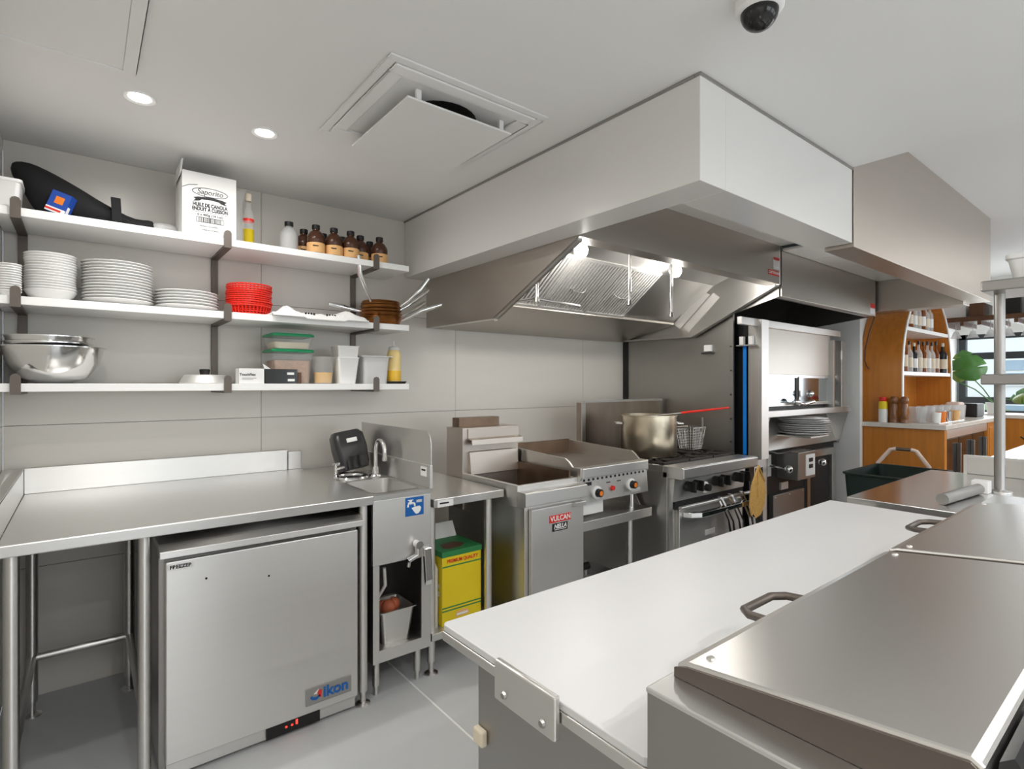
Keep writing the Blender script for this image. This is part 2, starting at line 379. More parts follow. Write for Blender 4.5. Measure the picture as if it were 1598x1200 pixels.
h2 = thing('second_exhaust_hood', 'lower grey stainless exhaust hood over the oven', 'hood', (3.8, 1.775, 1.985))
B(3.79, 5.555, 1.775, 1.79, 1.985, 2.33).build('front_panel', 'steel_hood', h2, bevel=.002)
B(3.79, 5.555, 1.79, 1.85, 1.985, 1.995).build('front_lip', 'steel', h2)
MB().prism([(W - .004, 1.80), (2.5, 1.80), (1.79, 1.985), (1.79, 2.33), (W - .004, 2.33)], 'x', 3.775, 3.789).build('side_panel', 'steel_dark', h2)
MB().prism([(W - .004, 1.90), (2.5, 1.90), (1.79, 1.985), (1.79, 2.33), (W - .004, 2.33)], 'x', 5.54, 5.555).build('side_panel', 'steel_dark', h2)
B(3.79, 5.54, 1.79, W - .004, 2.315, 2.33).build('top_panel', 'iron', h2)
MB().prism([(W - .004, 1.9), (2.6, 1.95), (2.3, 2.31), (W - .004, 2.31)], 'x', 3.79, 5.54).build('plenum', 'iron', h2)
lb = B(5.42, 5.53, 1.772, 1.775, 2.0, 2.09).build('data_label', 'white', h2); B(5.42, 5.53, 1.7705, 1.772, 2.05, 2.09).build('label_stripe', 'red', lb)

# ------------------------------------------------------------------ ceiling fittings
def pot(x, y, label, z=CZ, k=1):
    t = thing('downlight', label, 'downlight', (x, y, z), 'recessed ceiling downlights')
    MB().lathe([(.036, -.002), (.05, -.006), (.053, -.003), (.053, 0), (.036, 0)], (x, y, z), 28).build('trim_ring', 'white', t, smooth=50)
    MB().lathe([(0, -.0035), (.034, -.0035), (.036, -.001)], (x, y, z), 24).build('lens', 'lamp_glow', t)
    area_disc('downlight_lamp', (x, y, z - .012), .075, POT_W * k)
pot(.164, 2.407, 'round recessed downlight nearest the left wall, above the shelves')
pot(.596, 2.419, 'round recessed downlight right of the leftmost one, above the oil carton')
k = 0
for x, y, z in ((-.02, 1.35, CZ), (.0, .1, CZ), (2.3, -.25, CZ), (.3, -.9, CZ), (1.7, -.7, CZ), (.3, -2.3, CZ), (1.8, -2.2, CZ), (3.6, -.5, HZ), (5.2, -.5, HZ), (6.7, -.2, HZ), (8.1, -.2, HZ), (3.6, -1.7, HZ), (5.4, -1.7, HZ), (7.2, -1.7, HZ)):
    pot(x, y, 'round recessed downlight of the room behind the camera', z, 1.3 if z == HZ else 2.4 if y < -.5 else 1)
v = thing('ceiling_diffuser', 'square white ceiling air diffuser with a lowered centre plate', 'vent', (1.10, 1.92, CZ))
def frame(mb, x0, x1, y0, y1, wd, z0, z1):
    mb.box(x0, x1, y0, y0 + wd, z0, z1); mb.box(x0, x1, y1 - wd, y1, z0, z1); mb.box(x0, x0 + wd, y0 + wd, y1 - wd, z0, z1); mb.box(x1 - wd, x1, y0 + wd, y1 - wd, z0, z1); return mb
frame(MB(), .765, 1.435, 1.58, 2.255, .03, CZ - .007, CZ - .0005).build('outer_frame', 'ceiling_white', v, bevel=.002)
frame(MB(), .80, 1.40, 1.615, 2.22, .05, CZ - .012, CZ - .0005).build('inner_frame', 'ceiling_white', v, bevel=.004)
MB().lathe([(0, -.002), (.15, -.002)], (1.11, 1.87, CZ), 28).build('duct_opening', 'black', v)
B(.885, 1.345, 1.70, 2.20, CZ - .055, CZ - .047).build('centre_plate', 'white_paint', v, bevel=.002)
for x in (.93, 1.30):
    for y in (1.72, 2.17): B(x, x + .02, y, y + .012, CZ - .047, CZ - .0005).build('hanger', 'white', v)
v = thing('ceiling_access_panel', 'flat white ceiling panel with a raised rim at the upper left corner', 'panel', (-.06, 1.8, CZ))
frame(MB(), -.268, .14, 1.35, 2.255, .035, CZ - .008, CZ - .0005).build('rim', 'ceiling_white', v, bevel=.002)
B(-.232, .104, 1.386, 2.219, CZ - .004, CZ - .0005).build('panel', 'white_paint', v)
v = thing('security_camera', 'dark glass dome security camera on the ceiling', 'camera', (1.45, .74, CZ))
MB().lathe([(.0, 0), (.062, 0), (.062, -.03), (.052, -.038), (.0, -.038)], (1.45, .74, CZ), 28).build('base', 'white', v, smooth=40)
MB().lathe([(.049, -.036)] + [(.049 * math.cos(R(a)), -.036 - .049 * math.sin(R(a))) for a in range(0, 91, 10)], (1.45, .74, CZ), 28).build('dome', 'black_gloss', v, smooth=60)

# ------------------------------------------------------------------ wall shelves
SHF, SHB = 2.845, W - .001
ST = {'top': 2.066, 'middle': 1.721, 'bottom': 1.38}
for nm, z in ST.items():
    for side, x0, x1 in (('left', -.268, .535), ('right', .537, 1.49)):
        B(x0, x1, SHF, SHB - .012, z - .033, z).build('wall_shelf', 'laminate', bevel=.002, label='white %s wall shelf board, %s half of the run' % (nm, 'longer right' if side == 'right' else 'left'), cat='shelf', group='white wall shelf boards')
for nm, x in (('beside the left wall', -.205), ('in the middle of the run', .537), ('at the right end under the pans', 1.285)):
    t = thing('shelf_bracket', 'grey-brown flat bar shelf bracket %s' % nm, 'bracket', (x, SHB, 1.33), 'shelf brackets')
    B(x - .016, x + .016, SHB - .011, SHB, 1.34, 2.05).build('upright', 'bronze_bar', t, bevel=.001)
    for z in ST.values():
        pr = MB(); r = .02
        pr.box(x - .016, x + .016, SHF - .010, SHB - .011, z - .044, z - .0335)
        tip = [(SHF - .010, z - .0335), (SHF - .001, z - .0335), (SHF - .001, z + .025), (SHF - .010, z + .025)]
        pr.prism(tip, 'x', x - .016, x + .016)
        pr.prism([(x - .016, z + .025), (x + .016, z + .025), (x + .011, z + .035), (x, z + .039), (x - .011, z + .035)], 'y', SHF - .010, SHF - .001)
        pr.build('arm', 'bronze_bar', t)

# stacks of crockery
def plate_mesh(r, h, kind):
    if kind == 'bowl': prof = [(0, .0), (r*.5, .0), (r*.56, .004), (r*.86, h*.55), (r, h), (r*.985, h + .002), (r*.83, h*.58), (r*.55, .009), (0, .008)]
    else: prof = [(0, .002), (r*.55, .0), (r*.62, .003), (r*.97, h), (r, h + .0015), (r*.985, h + .004), (r*.9, h*.9), (r*.6, .008), (0, .007)]
    return MB().lathe(prof, (0, 0, 0), 36)
def stack(name, kind, r, h, step, n, x, y, z, fmt, cat, group, m='porcelain', jit=.002):
    base = None
    for i in range(n):
        px, py = x + random.uniform(-jit, jit), y + random.uniform(-jit, jit)
        lab = fmt % rank(n - 1 - i, n)
        if base is None:
            base = plate_mesh(r, h, kind).build(name, m, smooth=50, org=(0, 0, 0), label=lab, cat=cat, group=group); base.location = (px, py, z)
        else: copy_tree(base, (px, py, z + i * step), label=lab)
zt = ST['middle'] + .0005
stack('bowl', 'bowl', .088, .045, .0108, 15, -.105, 3.0, zt, 'white bowl, %s in the tall narrow stack', 'bowl', 'white bowls in the tall stack')
stack('plate', 'plate', .132, .024, .0125, 14, .125, 3.01, zt, 'white plate, %s in the wide tall stack', 'plate', 'white plates in the wide stack')
stack('plate', 'plate', .132, .022, .0135, 6, .393, 3.015, zt, 'white plate, %s in the low stack', 'plate', 'white plates in the low stack')
stack('plate', 'plate', .040, .02, .0095, 12, -.229, 2.905, zt, 'white saucer, %s in the stack by the left wall', 'saucer', 'saucers by the left wall', jit=.0003)
# red baskets
n = 11
for i in range(n):
    t = thing('food_basket', 'red plastic food basket, %s in the stack' % rank(n - 1 - i, n), 'basket', (.67 + random.uniform(-.003, .003), 3.02 + random.uniform(-.003, .003), zt + .0105 * i), 'stacked red baskets')
    if i == 0:
        b0 = t; o0 = ORG[t.name]; mb = MB(); ring = lambda r, z, nn=36: [(o0.x + r * math.cos(2*math.pi*k/nn), o0.y + r * math.sin(2*math.pi*k/nn), o0.z + z) for k in range(nn)]
        mb.tube(ring(.104, .052), .004, 6, close=True); mb.tube(ring(.092, .003), .003, 6, close=True)
        for k in range(36):
            a = 2*math.pi*k/36; mb.cyl((o0.x + .092*math.cos(a), o0.y + .092*math.sin(a), o0.z + .003), (o0.x + .103*math.cos(a), o0.y + .103*math.sin(a), o0.z + .05), .0026, n=4)
        mb.lathe([(0, 0), (.092, 0), (.092, .004), (0, .004)], o0, 36)
        bm = mb.build('weave', 'red_plastic', t, smooth=40)
    else:
        c = bm.copy(); C.objects.link(c); c.parent = t
# mixing bowls
zb = ST['bottom'] + .0005
def mbowl(r, h, c, tk=.003):
    prof = [(0, 0), (r*.35, 0), (r*.62, h*.16), (r*.86, h*.55), (r*.95, h), (r, h), (r, h + .004), (r*.93, h + .004), (r*.84, h*.55 + tk), (r*.6, h*.16 + tk), (r*.35, tk), (0, tk)]
    return MB().lathe(prof, c, 48)
mbowl(.176, .148, (-.093, 2.975, zb)).build('mixing_bowl', 'steel_gloss', smooth=40, label='large shiny steel mixing bowl, lowest and widest of the nest on the bottom shelf', cat='bowl', group='nested mixing bowls')
mbowl(.146, .120, (-.11, 2.975, zb + .045)).build('mixing_bowl', 'steel_gloss', smooth=40, label='shiny steel mixing bowl in the middle of the nest', cat='bowl', group='nested mixing bowls')
mbowl(.149, .120, (-.107, 2.975, zb + .070)).build('mixing_bowl', 'steel_gloss', smooth=40, label='shiny steel mixing bowl on top of the nest', cat='bowl', group='nested mixing bowls')
# pan lid
t = thing('pan_lid', 'flat aluminium lid with a black knob on the bottom shelf', 'lid', (.466, 3.0, zb))
MB().lathe([(.105, 0), (.108, .004), (.09, .038), (.085, .042), (0, .045)], (.466, 3.0, zb), 36).build('cover', 'aluminium', t, smooth=40)
MB().lathe([(0, .044), (.02, .044), (.024, .066), (.02, .07), (0, .07)], (.466, 3.0, zb), 16).build('knob', 'black', t, smooth=40)
# glove boxes
t = thing('glove_box', 'small white glove carton with black print on the bottom shelf', 'box', (.648, 2.9, zb))
B(.592, .706, 2.87, 2.95, zb, zb + .074).build('carton', 'card_white', t, bevel=.001)
text('TouchFlex', .017, (.63, 2.869, zb + .044), 'ink', t, bold=.0003); B(.605, .67, 2.8693, 2.87, zb + .026, zb + .0275).build('printed_line', 'ink', t); B(.605, .655, 2.8693, 2.87, zb + .02, zb + .0212).build('printed_line', 'ink', t)
t = thing('glove_box', 'black glove carton with a torn open top on the bottom shelf', 'box', (.79, 2.92, zb))
B(.71, .865, 2.87, 2.96, zb, zb + .073).build('carton', 'black_gloss', t, bevel=.001)
MB().prism([(.71, zb + .073), (.74, zb + .073), (.70, zb + .10)], 'y', 2.88, 2.882).build('flap', 'card_white', t)
for x0, z0 in ((.815, .045), (.818, .012)):
    B(x0, x0 + .034, 2.8693, 2.87, zb + z0, zb + z0 + .012).build('printed_mark', 'white', t)
B(.865, .892, 2.89, 2.94, zb, zb + .058).build('sachet_box', 'wood_dark', label='tiny brown printed carton beside the black glove carton', cat='box', bevel=.001)
# food storage boxes
def storage(x0, x1, y0, y1, z, h, label, fill, fm):
    t = thing('storage_box', label, 'container', ((x0+x1)/2, (y0+y1)/2, z), 'green lidded food boxes')
    def rr(i, zz): return [(p[0], p[1], zz) for p in rrect(x0 + i, x1 - i, y0 + i, y1 - i, .02)]
    MB().loft([rr(.012, z), rr(.004, z + h*.72), rr(.0, z + h*.73), rr(0, z + h - .006)], cap=True).build('tub', 'clear_plastic', t, smooth=40)
    if fill: MB().loft([rr(.016, z + .003), rr(.010, z + fill)]).build('contents', fm, t, smooth=40)
    ld = MB().loft([rr(-.006, z + h - .008), rr(-.008, z + h), rr(-.002, z + h + .006), rr(.012, z + h + .006)]).build('lid', 'green_lid', t, smooth=40)
storage(.757, .957, 2.90, 3.10, zb, .172, 'clear box of brown grains with green lid, lower of the two', .12, 'grain')
storage(.757, .957, 2.90, 3.10, zb + .179, .075, 'shallow clear box with green lid standing on the grain box', .035, 'paper_label')
# deli tub of corn, white cup, white pan, squeeze bottle
t = thing('deli_tub', 'clear deli tub half full of yellow kernels', 'tub', (1.025, 2.95, zb))
MB().lathe([(0, 0), (.046, 0), (.060, .135), (.063, .138), (.063, .145), (.057, .145), (.045, .003), (0, .003)], (1.025, 2.95, zb), 32).build('tub', 'clear_plastic', t, smooth=40)
MB().lathe([(0, .004), (.044, .004), (.05, .06), (0, .062)], (1.025, 2.95, zb), 28).build('contents', 'corn', t, smooth=40)
for i, (dz, lab) in enumerate(((0, 'tall square white plastic cup, lower of the nested pair'), (.062, 'tall square white plastic cup nested on top of its pair'))):
    def sq(h, zz): return [(p[0], p[1], zz) for p in rrect(1.147 - h, 1.147 + h, 2.95 - h, 2.95 + h, .012)]
    z = zb + dz
    MB().loft([sq(.046, z), sq(.060, z + .14), sq(.062, z + .142), sq(.062, z + .146), sq(.057, z + .146), sq(.043, z + .004)]).build('plastic_cup', 'white', smooth=40, label=lab, cat='cup', group='nested white cups')
t = thing('food_pan', 'translucent white plastic food pan with a wide rim on the bottom shelf', 'pan', (1.316, 2.98, zb))
def fp(x, y, hx, hy, zz, r=.02): return [(p[0], p[1], zz) for p in rrect(x - hx, x + hx, y - hy, y + hy, r)]
MB().loft([fp(1.316, 2.98, .070, .07, zb), fp(1.316, 2.98, .078, .08, zb + .135), fp(1.316, 2.98, .081, .083, zb + .155), fp(1.316, 2.98, .074, .076, zb + .155), fp(1.316, 2.98, .066, .066, zb + .004)]).build('tub', 'frost_plastic', t, smooth=40)
frame(MB(), 1.222, 1.41, 2.885, 3.075, .02, zb + .152, zb + .158).build('rim', 'frost_plastic', t, bevel=.002)
sx = 1.447; sy2 = 2.955
MB().loft([fp(sx, sy2, .056, .05, zb), fp(sx, sy2, .064, .058, zb + .014), fp(sx, sy2, .060, .054, zb + .014), fp(sx, sy2, .052, .046, zb + .004)]).build('black_tray', 'black', smooth=40, label='small black plastic tray under the mustard bottle', cat='tray')
t = thing('squeeze_bottle', 'clear squeeze bottle part filled with yellow mustard sauce', 'bottle', (sx, sy2, zb + .005))
q = zb + .0045
MB().lathe([(0, 0), (.04, 0), (.042, .01), (.042, .165), (.036, .185), (.03, .195)], (sx, sy2, q), 28).build('body', 'mustard_pale', t, smooth=50)
MB().lathe([(.0425, .012), (.0428, .014), (.0428, .07), (.0425, .072)], (sx, sy2, q), 28).build('sauce_band', 'mustard', t, smooth=50)
MB().lathe([(.032, .193), (.034, .2), (.03, .212), (.008, .218), (.004, .25), (0, .25)], (sx, sy2, q), 24).build('nozzle_cap', 'frost_plastic', t, smooth=50)
# towel on the middle shelf
tw = MB(); NX, NY = 40, 12; vs_, fs_ = [], []
for i in range(NX + 1):
    for j in range(NY + 1):
        x = .735 + .49 * i / NX; y = 2.80 + .20 * j / NY
        e = min(1, (i / NX) * 6, (1 - i / NX) * 6)
        hump = .040 * math.exp(-((i / NX - .17) / .09)**2) + .034 * math.exp(-((i / NX - .80) / .13)**2)
        z = ST['middle'] + .012 + e * .008 + hump * (.6 + .4 * math.sin(j * .9 + i * .3)) + .003 * math.sin(i * 1.3 + j * .8)
        if y < SHF - .012: z = ST['middle'] + .004 - (SHF - .012 - y) * .3 * (1 if .3 < i / NX < .75 else .1); 
        vs_.append((x, y, z))
for i in range(NX):
    for j in range(NY): a = i * (NY + 1) + j; fs_.append((a, a + 1, a + NY + 2, a + NY + 1))
tw.add(vs_, fs_)
tt = thing('kitchen_towel', 'crumpled white kitchen towel with grey print on the middle shelf', 'towel', (.98, 2.9, ST['middle']))
cl_ = tw.build('cloth', 'towel', tt, smooth=60); sm = cl_.modifiers.new('thick', 'SOLIDIFY'); sm.thickness = .008; sm.offset = -1
for x in (.89, 1.0):
    for k in range(4): B(x + k * .014, x + k * .014 + .010, SHF - .016, SHF - .0155, ST['middle'] - .002 + .012, ST['middle'] + .024).build('printed_mark', 'ink', tt)
# sauce bottles
def sauce(x, y, label, full=True):
    z = ST['top'] + .0005
    t = thing('sauce_bottle', label, 'bottle', (x, y, z), 'dark sauce bottles on the top shelf')
    b = MB().lathe([(0, 0), (.043, 0), (.046, .006), (.046, .085), (.047, .09), (.044, .105), (.030, .128), (.017, .138), (.017, .148)], (x, y, z), 28).build('body', 'sauce', t, smooth=50)
    MB().lathe([(.0464, .014), (.0468, .015), (.0468, .066), (.0464, .067)], (x, y, z), 28).build('paper_wrap', 'label_orange', t, smooth=50)
    B(x - .032, x - .002, y - .0475, y - .0462, z + .045, z + .05).build('printed_line', 'ink', t)
    MB().lathe([(.02, .144), (.021, .146), (.021, .166), (.019, .168), (0, .168)], (x, y, z), 20).build('cap', 'black', t, smooth=40)
for (x, y, lab) in ((.985, 2.945, 'dark sauce bottle with orange label, leftmost in the front row'), (1.083, 2.945, 'dark sauce bottle with orange label, second from left in the front row'), (1.178, 2.945, 'dark sauce bottle third from left in the front row'), (1.258, 3.0, 'dark sauce bottle fourth from left, just left of the end bracket'), (1.36, 2.965, 'dark sauce bottle at the right end of the front row'),
                    (.96, 3.07, 'dark sauce bottle behind the leftmost front bottle'), (1.075, 3.09, 'dark sauce bottle behind the second front bottle'), (1.185, 3.09, 'dark sauce bottle behind the third front bottle'), (1.355, 3.09, 'dark sauce bottle behind the bottle at the right end')):
    sauce(x, y, lab)
z = ST['top'] + .0005
t = thing('plastic_bottle', 'empty frosted white bottle with black cap left of the sauce bottles', 'bottle', (.855, 2.98, z))
MB().lathe([(0, 0), (.043, 0), (.046, .006), (.046, .09), (.044, .105), (.030, .13), (.018, .14), (.018, .15)], (.855, 2.98, z), 28).build('body', 'bottle_frost', t, smooth=50)
MB().lathe([(.021, .144), (.022, .146), (.022, .168), (0, .168)], (.855, 2.98, z), 20).build('cap', 'black', t, smooth=40)
t = thing('oil_bottle', 'slim glass bottle of yellow oil with a gold cap on the top shelf', 'bottle', (.655, 2.97, z))
MB().lathe([(0, 0), (.024, 0), (.026, .006), (.026, .15), (.022, .175), (.014, .20), (.013, .235)], (.655, 2.97, z), 24).build('body', 'clear_plastic', t, smooth=50)
MB().lathe([(0, .003), (.0255, .004), (.0262, .008), (.0262, .09), (0, .09)], (.655, 2.97, z), 24).build('oil', 'oil', t, smooth=50)
MB().lathe([(.0264, .13), (.0267, .131), (.0267, .142), (.0264, .143)], (.655, 2.97, z), 24).build('red_band', 'red', t, smooth=50)
MB().lathe([(.014, .232), (.016, .234), (.016, .27), (0, .271)], (.655, 2.97, z), 20).build('cap', 'paper_label', t, smooth=40)
t = thing('plastic_sleeve', 'crumpled clear plastic sleeve standing between oil carton and oil bottle', 'bag', (.602, 2.95, z))
MB().loft([[(.585, 2.93, z), (.625, 2.93, z), (.625, 2.99, z), (.585, 2.99, z)], [(.583, 2.925, z + .12), (.627, 2.935, z + .12), (.62, 2.98, z + .12), (.588, 2.985, z + .12)], [(.59, 2.94, z + .2), (.618, 2.94, z + .2), (.615, 2.97, z + .2), (.59, 2.975, z + .2)], [(.58, 2.92, z + .25), (.64, 2.93, z + .29), (.62, 2.96, z + .27), (.585, 2.97, z + .28)]]).build('film', 'clear_plastic', t)
# canola carton
t = thing('oil_carton', 'white cardboard carton of canola spray oil with black print on the top shelf', 'carton', (.4655, 2.96, z))
B(.353, .578, 2.86, 3.08, z, z + .29).build('carton', 'card_white', t, bevel=.002)
cx = .467; fy = 2.8592
MB().prism([(.345, z + .26), (.353, z + .29), (.36, z + .345), (.352, z + .34)], 'y', 2.87, 3.05).build('flap', 'card_white', t)
MB().tube([(cx + .073 * math.cos(a), fy + .0006, z + .203 + .02 * math.sin(a)) for a in [2*math.pi*k/40 for k in range(40)]], .0016, 5, close=True).build('logo_oval', 'ink', t)
text('Saporito', .034, (cx, fy, z + .203), 'ink', t, shear=.15, sx=.92)
MB().prism([(cx - .07, z + .172), (cx - .05, z + .178), (cx, z + .183), (cx + .05, z + .178), (cx + .07, z + .172), (cx + .06, z + .165), (cx + .07, z + .155), (cx + .045, z + .160), (cx + .035, z + .167), (cx, z + .170), (cx - .035, z + .167), (cx - .045, z + .160), (cx - .07, z + .155), (cx - .06, z + .165)], 'y', fy, fy + .0007).build('logo_ribbon', 'ink', t)
text('HUILE DE CANOLA', .023, (cx, fy, z + .142), 'ink', t, bold=.0009, sx=.72); text('ENDUIT À CUISSON', .023, (cx, fy, z + .122), 'ink', t, bold=.0009, sx=.72)
B(cx - .08, cx + .08, fy, fy + .0006, z + .108, z + .1092).build('printed_line', 'ink', t)
text('6 x 400g (14.1oz)', .015, (cx, fy, z + .097), 'ink', t, bold=.0003)
frame_ = MB(); 
for a0, a1, b0, b1 in ((cx - .057, cx + .057, z + .062, z + .064), (cx - .057, cx + .057, z + .084, z + .086), (cx - .057, cx - .055, z + .062, z + .086), (cx + .055, cx + .057, z + .062, z + .086)): frame_.box(a0, a1, fy, fy + .0006, b0, b1)
xx = cx - .047
while xx < cx + .046:
    wv = random.choice((.0012, .002, .003)); frame_.box(xx, xx + wv, fy, fy + .0006, z + .064, z + .084); xx += wv + random.choice((.0015, .002, .003))
frame_.build('barcode', 'ink', t)
text('PRODUCT OF CANADA', .007, (cx - .005, fy, z + .045), 'ink', t); text('MADE IN CANADA', .008, (cx, fy, z + .028), 'ink', t)
MB().tube([(.354, fy, z + .21), (.38, fy, z + .225), (.415, fy, z + .232)], .0012, 5).build('pen_stroke', 'ink', t)
# round clear tub, black bag, blue box, white tub at left on top shelf
MB().lathe([(0, 0), (.05, 0), (.056, .02), (.06, .042), (.063, .046), (.045, .06), (0, .062)], (.30, 3.03, z), 28).build('round_tub', 'frost_plastic', smooth=50, label='round clear plastic tub lying between black bag and oil carton', cat='tub')
bag = MB(); secs = [(-.235, .20, .03, .025), (-.20, .19, .05, .05), (-.15, .11, .09, .115), (-.09, .10, .10, .10), (-.02, .085, .10, .095), (.05, .06, .09, .062), (.12, .045, .08, .048), (.19, .03, .075, .032), (.245, .035, .06, .038), (.262, .035, .045, .03)]
rings = []
for (x, zc, ry, rz) in secs:
    rings.append([(x, 3.03 + ry * math.cos(a), z + max(.001, zc + rz * math.sin(a) * (1 + .12 * math.sin(3 * a + x * 30)))) for a in [2*math.pi*k/18 for k in range(18)]])
t = thing('black_bag', 'black fabric bag slumped along the left of the top shelf', 'bag', (.02, 3.03, z))
bg_ = bag.loft(rings).build('pouch', 'black_cloth', t, smooth=60); bg_.modifiers.new('sub', 'SUBSURF').levels = 1; bg_.modifiers['sub'].render_levels = 1
MB().prism([(.10, z + .02), (.135, z + .02), (.13, z + .125), (.095, z + .125)], 'y', 2.925, 2.94).build('strap', 'black_cloth', t)
t = thing('blue_carton', 'small tilted blue and white printed carton leaning on the black bag', 'box', (-.085, 2.915, z), rz=R(-18))
o0 = ORG[t.name]; mt = Matrix.Translation(o0 + Vector((0, 0, .012))) @ Matrix.Rotation(R(20), 4, 'Y')
B(-.034, .034, -.025, .025, 0, .088).xform(mt).build('carton', 'blue_box', t)
B(-.034, .034, -.0262, -.025, .0, .02).xform(mt).build('white_band', 'white', t); B(-.034, .02, -.0268, -.0262, .006, .014).xform(mt).build('red_print', 'red', t); B(-.014, .016, -.0262, -.025, .038, .068).xform(mt).build('picture', 'orange', t)
B(.034, .0352, -.02, .0, .004, .04).xform(mt).build('white_patch', 'white', t)
MB().loft([[(p[0], p[1], z) for p in rrect(-.262, -.20, 2.88, 3.02, .015)], [(p[0], p[1], z + .10) for p in rrect(-.267, -.193, 2.87, 3.03, .015)], [(p[0], p[1], z + .105) for p in rrect(-.2675, -.187, 2.865, 3.035, .015)], [(p[0], p[1], z + .115) for p in rrect(-.2675, -.187, 2.865, 3.035, .015)]]).build('white_tub', 'white', smooth=40, label='white rectangular plastic tub at the left end of the top shelf', cat='tub')

# pans nested on the middle shelf
pz = ST['middle'] + .0005; pcx, pcy = 1.385, 3.0
def pan(name, z, r, h, ang, tilt, label, hl=.19):
    t = thing(name, label, 'pan', (pcx, pcy, z), 'nested frying pans')
    MB().lathe([(0, 0), (r*.8, 0), (r*.86, .005), (r, h), (r*.98, h + .003), (r*.84, .007), (0, .005)], (pcx, pcy, z), 40).build('pan_body', 'copper_pan', t, smooth=45)
    d = Vector((math.cos(ang), math.sin(ang), 0)); p0 = Vector((pcx, pcy, z + h - .012)) + d * (r - .004)
    pts = [p0, p0 + d * .05 + Vector((0, 0, tilt * .03)), p0 + d * .12 + Vector((0, 0, tilt * .085)), p0 + d * hl + Vector((0, 0, tilt * .14))]
    MB().tube(pts, [.008, .010, .016, .012], 8).build('handle', 'chrome', t, smooth=50)
pan('frying_pan', pz, .125, .05, R(-22), .75, 'dark copper frying pan at the bottom of the pile, handle right', .24)
pan('frying_pan', pz + .022, .125, .05, R(5), .8, 'copper frying pan second from the bottom of the pile')
pan('frying_pan', pz + .046, .122, .045, R(-182), .2, 'copper frying pan in the middle of the pile, handle pointing left', .19)
pan('frying_pan', pz + .064, .118, .05, R(-6), 1.0, 'copper frying pan second from the top of the pile')
pan('frying_pan', pz + .084, .115, .045, R(-28), 1.25, 'copper frying pan on the right near the top of the pile', .17)
pan('frying_pan', pz + .098, .11, .042, R(215), 1.7, 'copper frying pan topmost of the pile, handle up left', .13)

# ------------------------------------------------------------------ work table over the freezer
def leg(mb, x, y, z1, r=.02):
    mb.cyl((x, y, .06), (x, y, z1), r, n=14); mb.cyl((x, y, .004), (x, y, .06), r * .62, n=12); return mb
def foot(mb, x, y, r=.032): return mb.lathe([(0, 0), (r, 0), (r, .006), (r * .4, .014), (0, .014)], (x, y, .0005), 18)
t = thing('work_table', 'long stainless work table against the left of the tiled wall', 'table', (.39, 2.67, 0))
B(-.2, .975, 2.18, W - .02, .862, .9).build('tabletop', 'steel_top', t, bevel=.004)
B(-.2, .895, W - .035, W - .003, .9, 1.012).build('backsplash', 'steel', t, bevel=.002)
B(.90, .972, W - .03, W - .003, .9, 1.0).build('backsplash', 'steel', t, bevel=.002)
MB().prism([(2.19, .9), (W - .036, .9), (W - .036, 1.012), (2.19, 1.012)], 'x', -.215, -.2).build('end_splash', 'steel', t, bevel=.002)
B(-.262, -.2, 2.19, W - .036, 1.006, 1.013).build('end_flange', 'steel', t)
for x, y in ((-.17, 2.225), (-.165, 3.0), (.165, 3.0), (.165, 2.235), (.945, 2.225), (.945, 3.05)):
    l = leg(MB(), x, y, .86).build('leg', 'steel', t, smooth=40); foot(MB(), x, y).build('foot', 'steel', l, smooth=40)
for a, b in (((-.165, 3.0, .24), (.165, 3.0, .24)), ((-.17, 2.225, .24), (-.165, 3.0, .24)), ((.165, 2.235, .24), (.165, 3.0, .24))):
    MB().cyl(a, b, .015).build('crossbar', 'steel', t, smooth=40)
# ------------------------------------------------------------------ freezer
t = thing('undercounter_freezer', 'stainless undercounter freezer with a badge below the work table', 'freezer', (.56, 2.5, 0))
B(.205, .92, 2.235, 2.92, .03, .80).build('cabinet', 'steel_dark', t, bevel=.003)
MB().prism([(2.92, .80), (2.92, .824), (2.215, .824), (2.172, .806), (2.172, .782), (2.235, .782), (2.235, .80)], 'x', .203, .925).build('top_cap', 'steel', t, bevel=.002)
d = B(.222, .908, 2.19, 2.232, .066, .765).build('door', 'steel', t, bevel=.004)
lb = B(.228, .305, 2.1885, 2.19, .735, .755).build('name_plate', 'aluminium', d); text('FREEZER', .0165, (.267, 2.188, .745), 'ink', d, bold=.0006, sx=1.05)
for x, z in ((.345, .685), (.555, .648)): MB().lathe([(0, 0), (.004, 0), (.004, .0015), (0, .002)], (x, 2.19, z), 10, 'y').build('screw', 'black', d)
bd = B(.692, .878, 2.185, 2.19, .098, .166).build('badge', 'steel_dark', d, bevel=.006)
text('ikon', .06, (.812, 2.184, .134), 'blue', d, bold=.002); 
MB().prism([(.708, .128), (.715, .118), (.733, .114), (.748, .125), (.746, .134), (.735, .126), (.722, .127), (.715, .135)], 'y', 2.1835, 2.185).build('badge_swirl', 'blue', d)
MB().prism([(.742, .126), (.752, .118), (.755, .148), (.745, .152), (.735, .142)], 'y', 2.1835, 2.185).build('badge_swirl', 'red', d)
MB().prism([(.722, .14), (.742, .156), (.735, .138)], 'y', 2.1835, 2.185).build('badge_swirl', 'white', d)
B(.225, .905, 2.215, 2.235, .012, .062).build('kick_grille', 'steel', t, bevel=.002)
cp = B(.55, .755, 2.208, 2.215, .012, .062).build('control_panel', 'black_gloss', t)
for x, h in ((.62, .006), (.642, .006), (.660, .018)): B(x, x + .007, 2.2065, 2.208, .034, .034 + h).build('digit', 'led_red', cp)
for x in (.26, .87):
    for y in (2.27, 2.88): MB().cyl((x, y, .0005), (x, y, .031), .02).build('foot', 'dark_plastic', t, smooth=40)

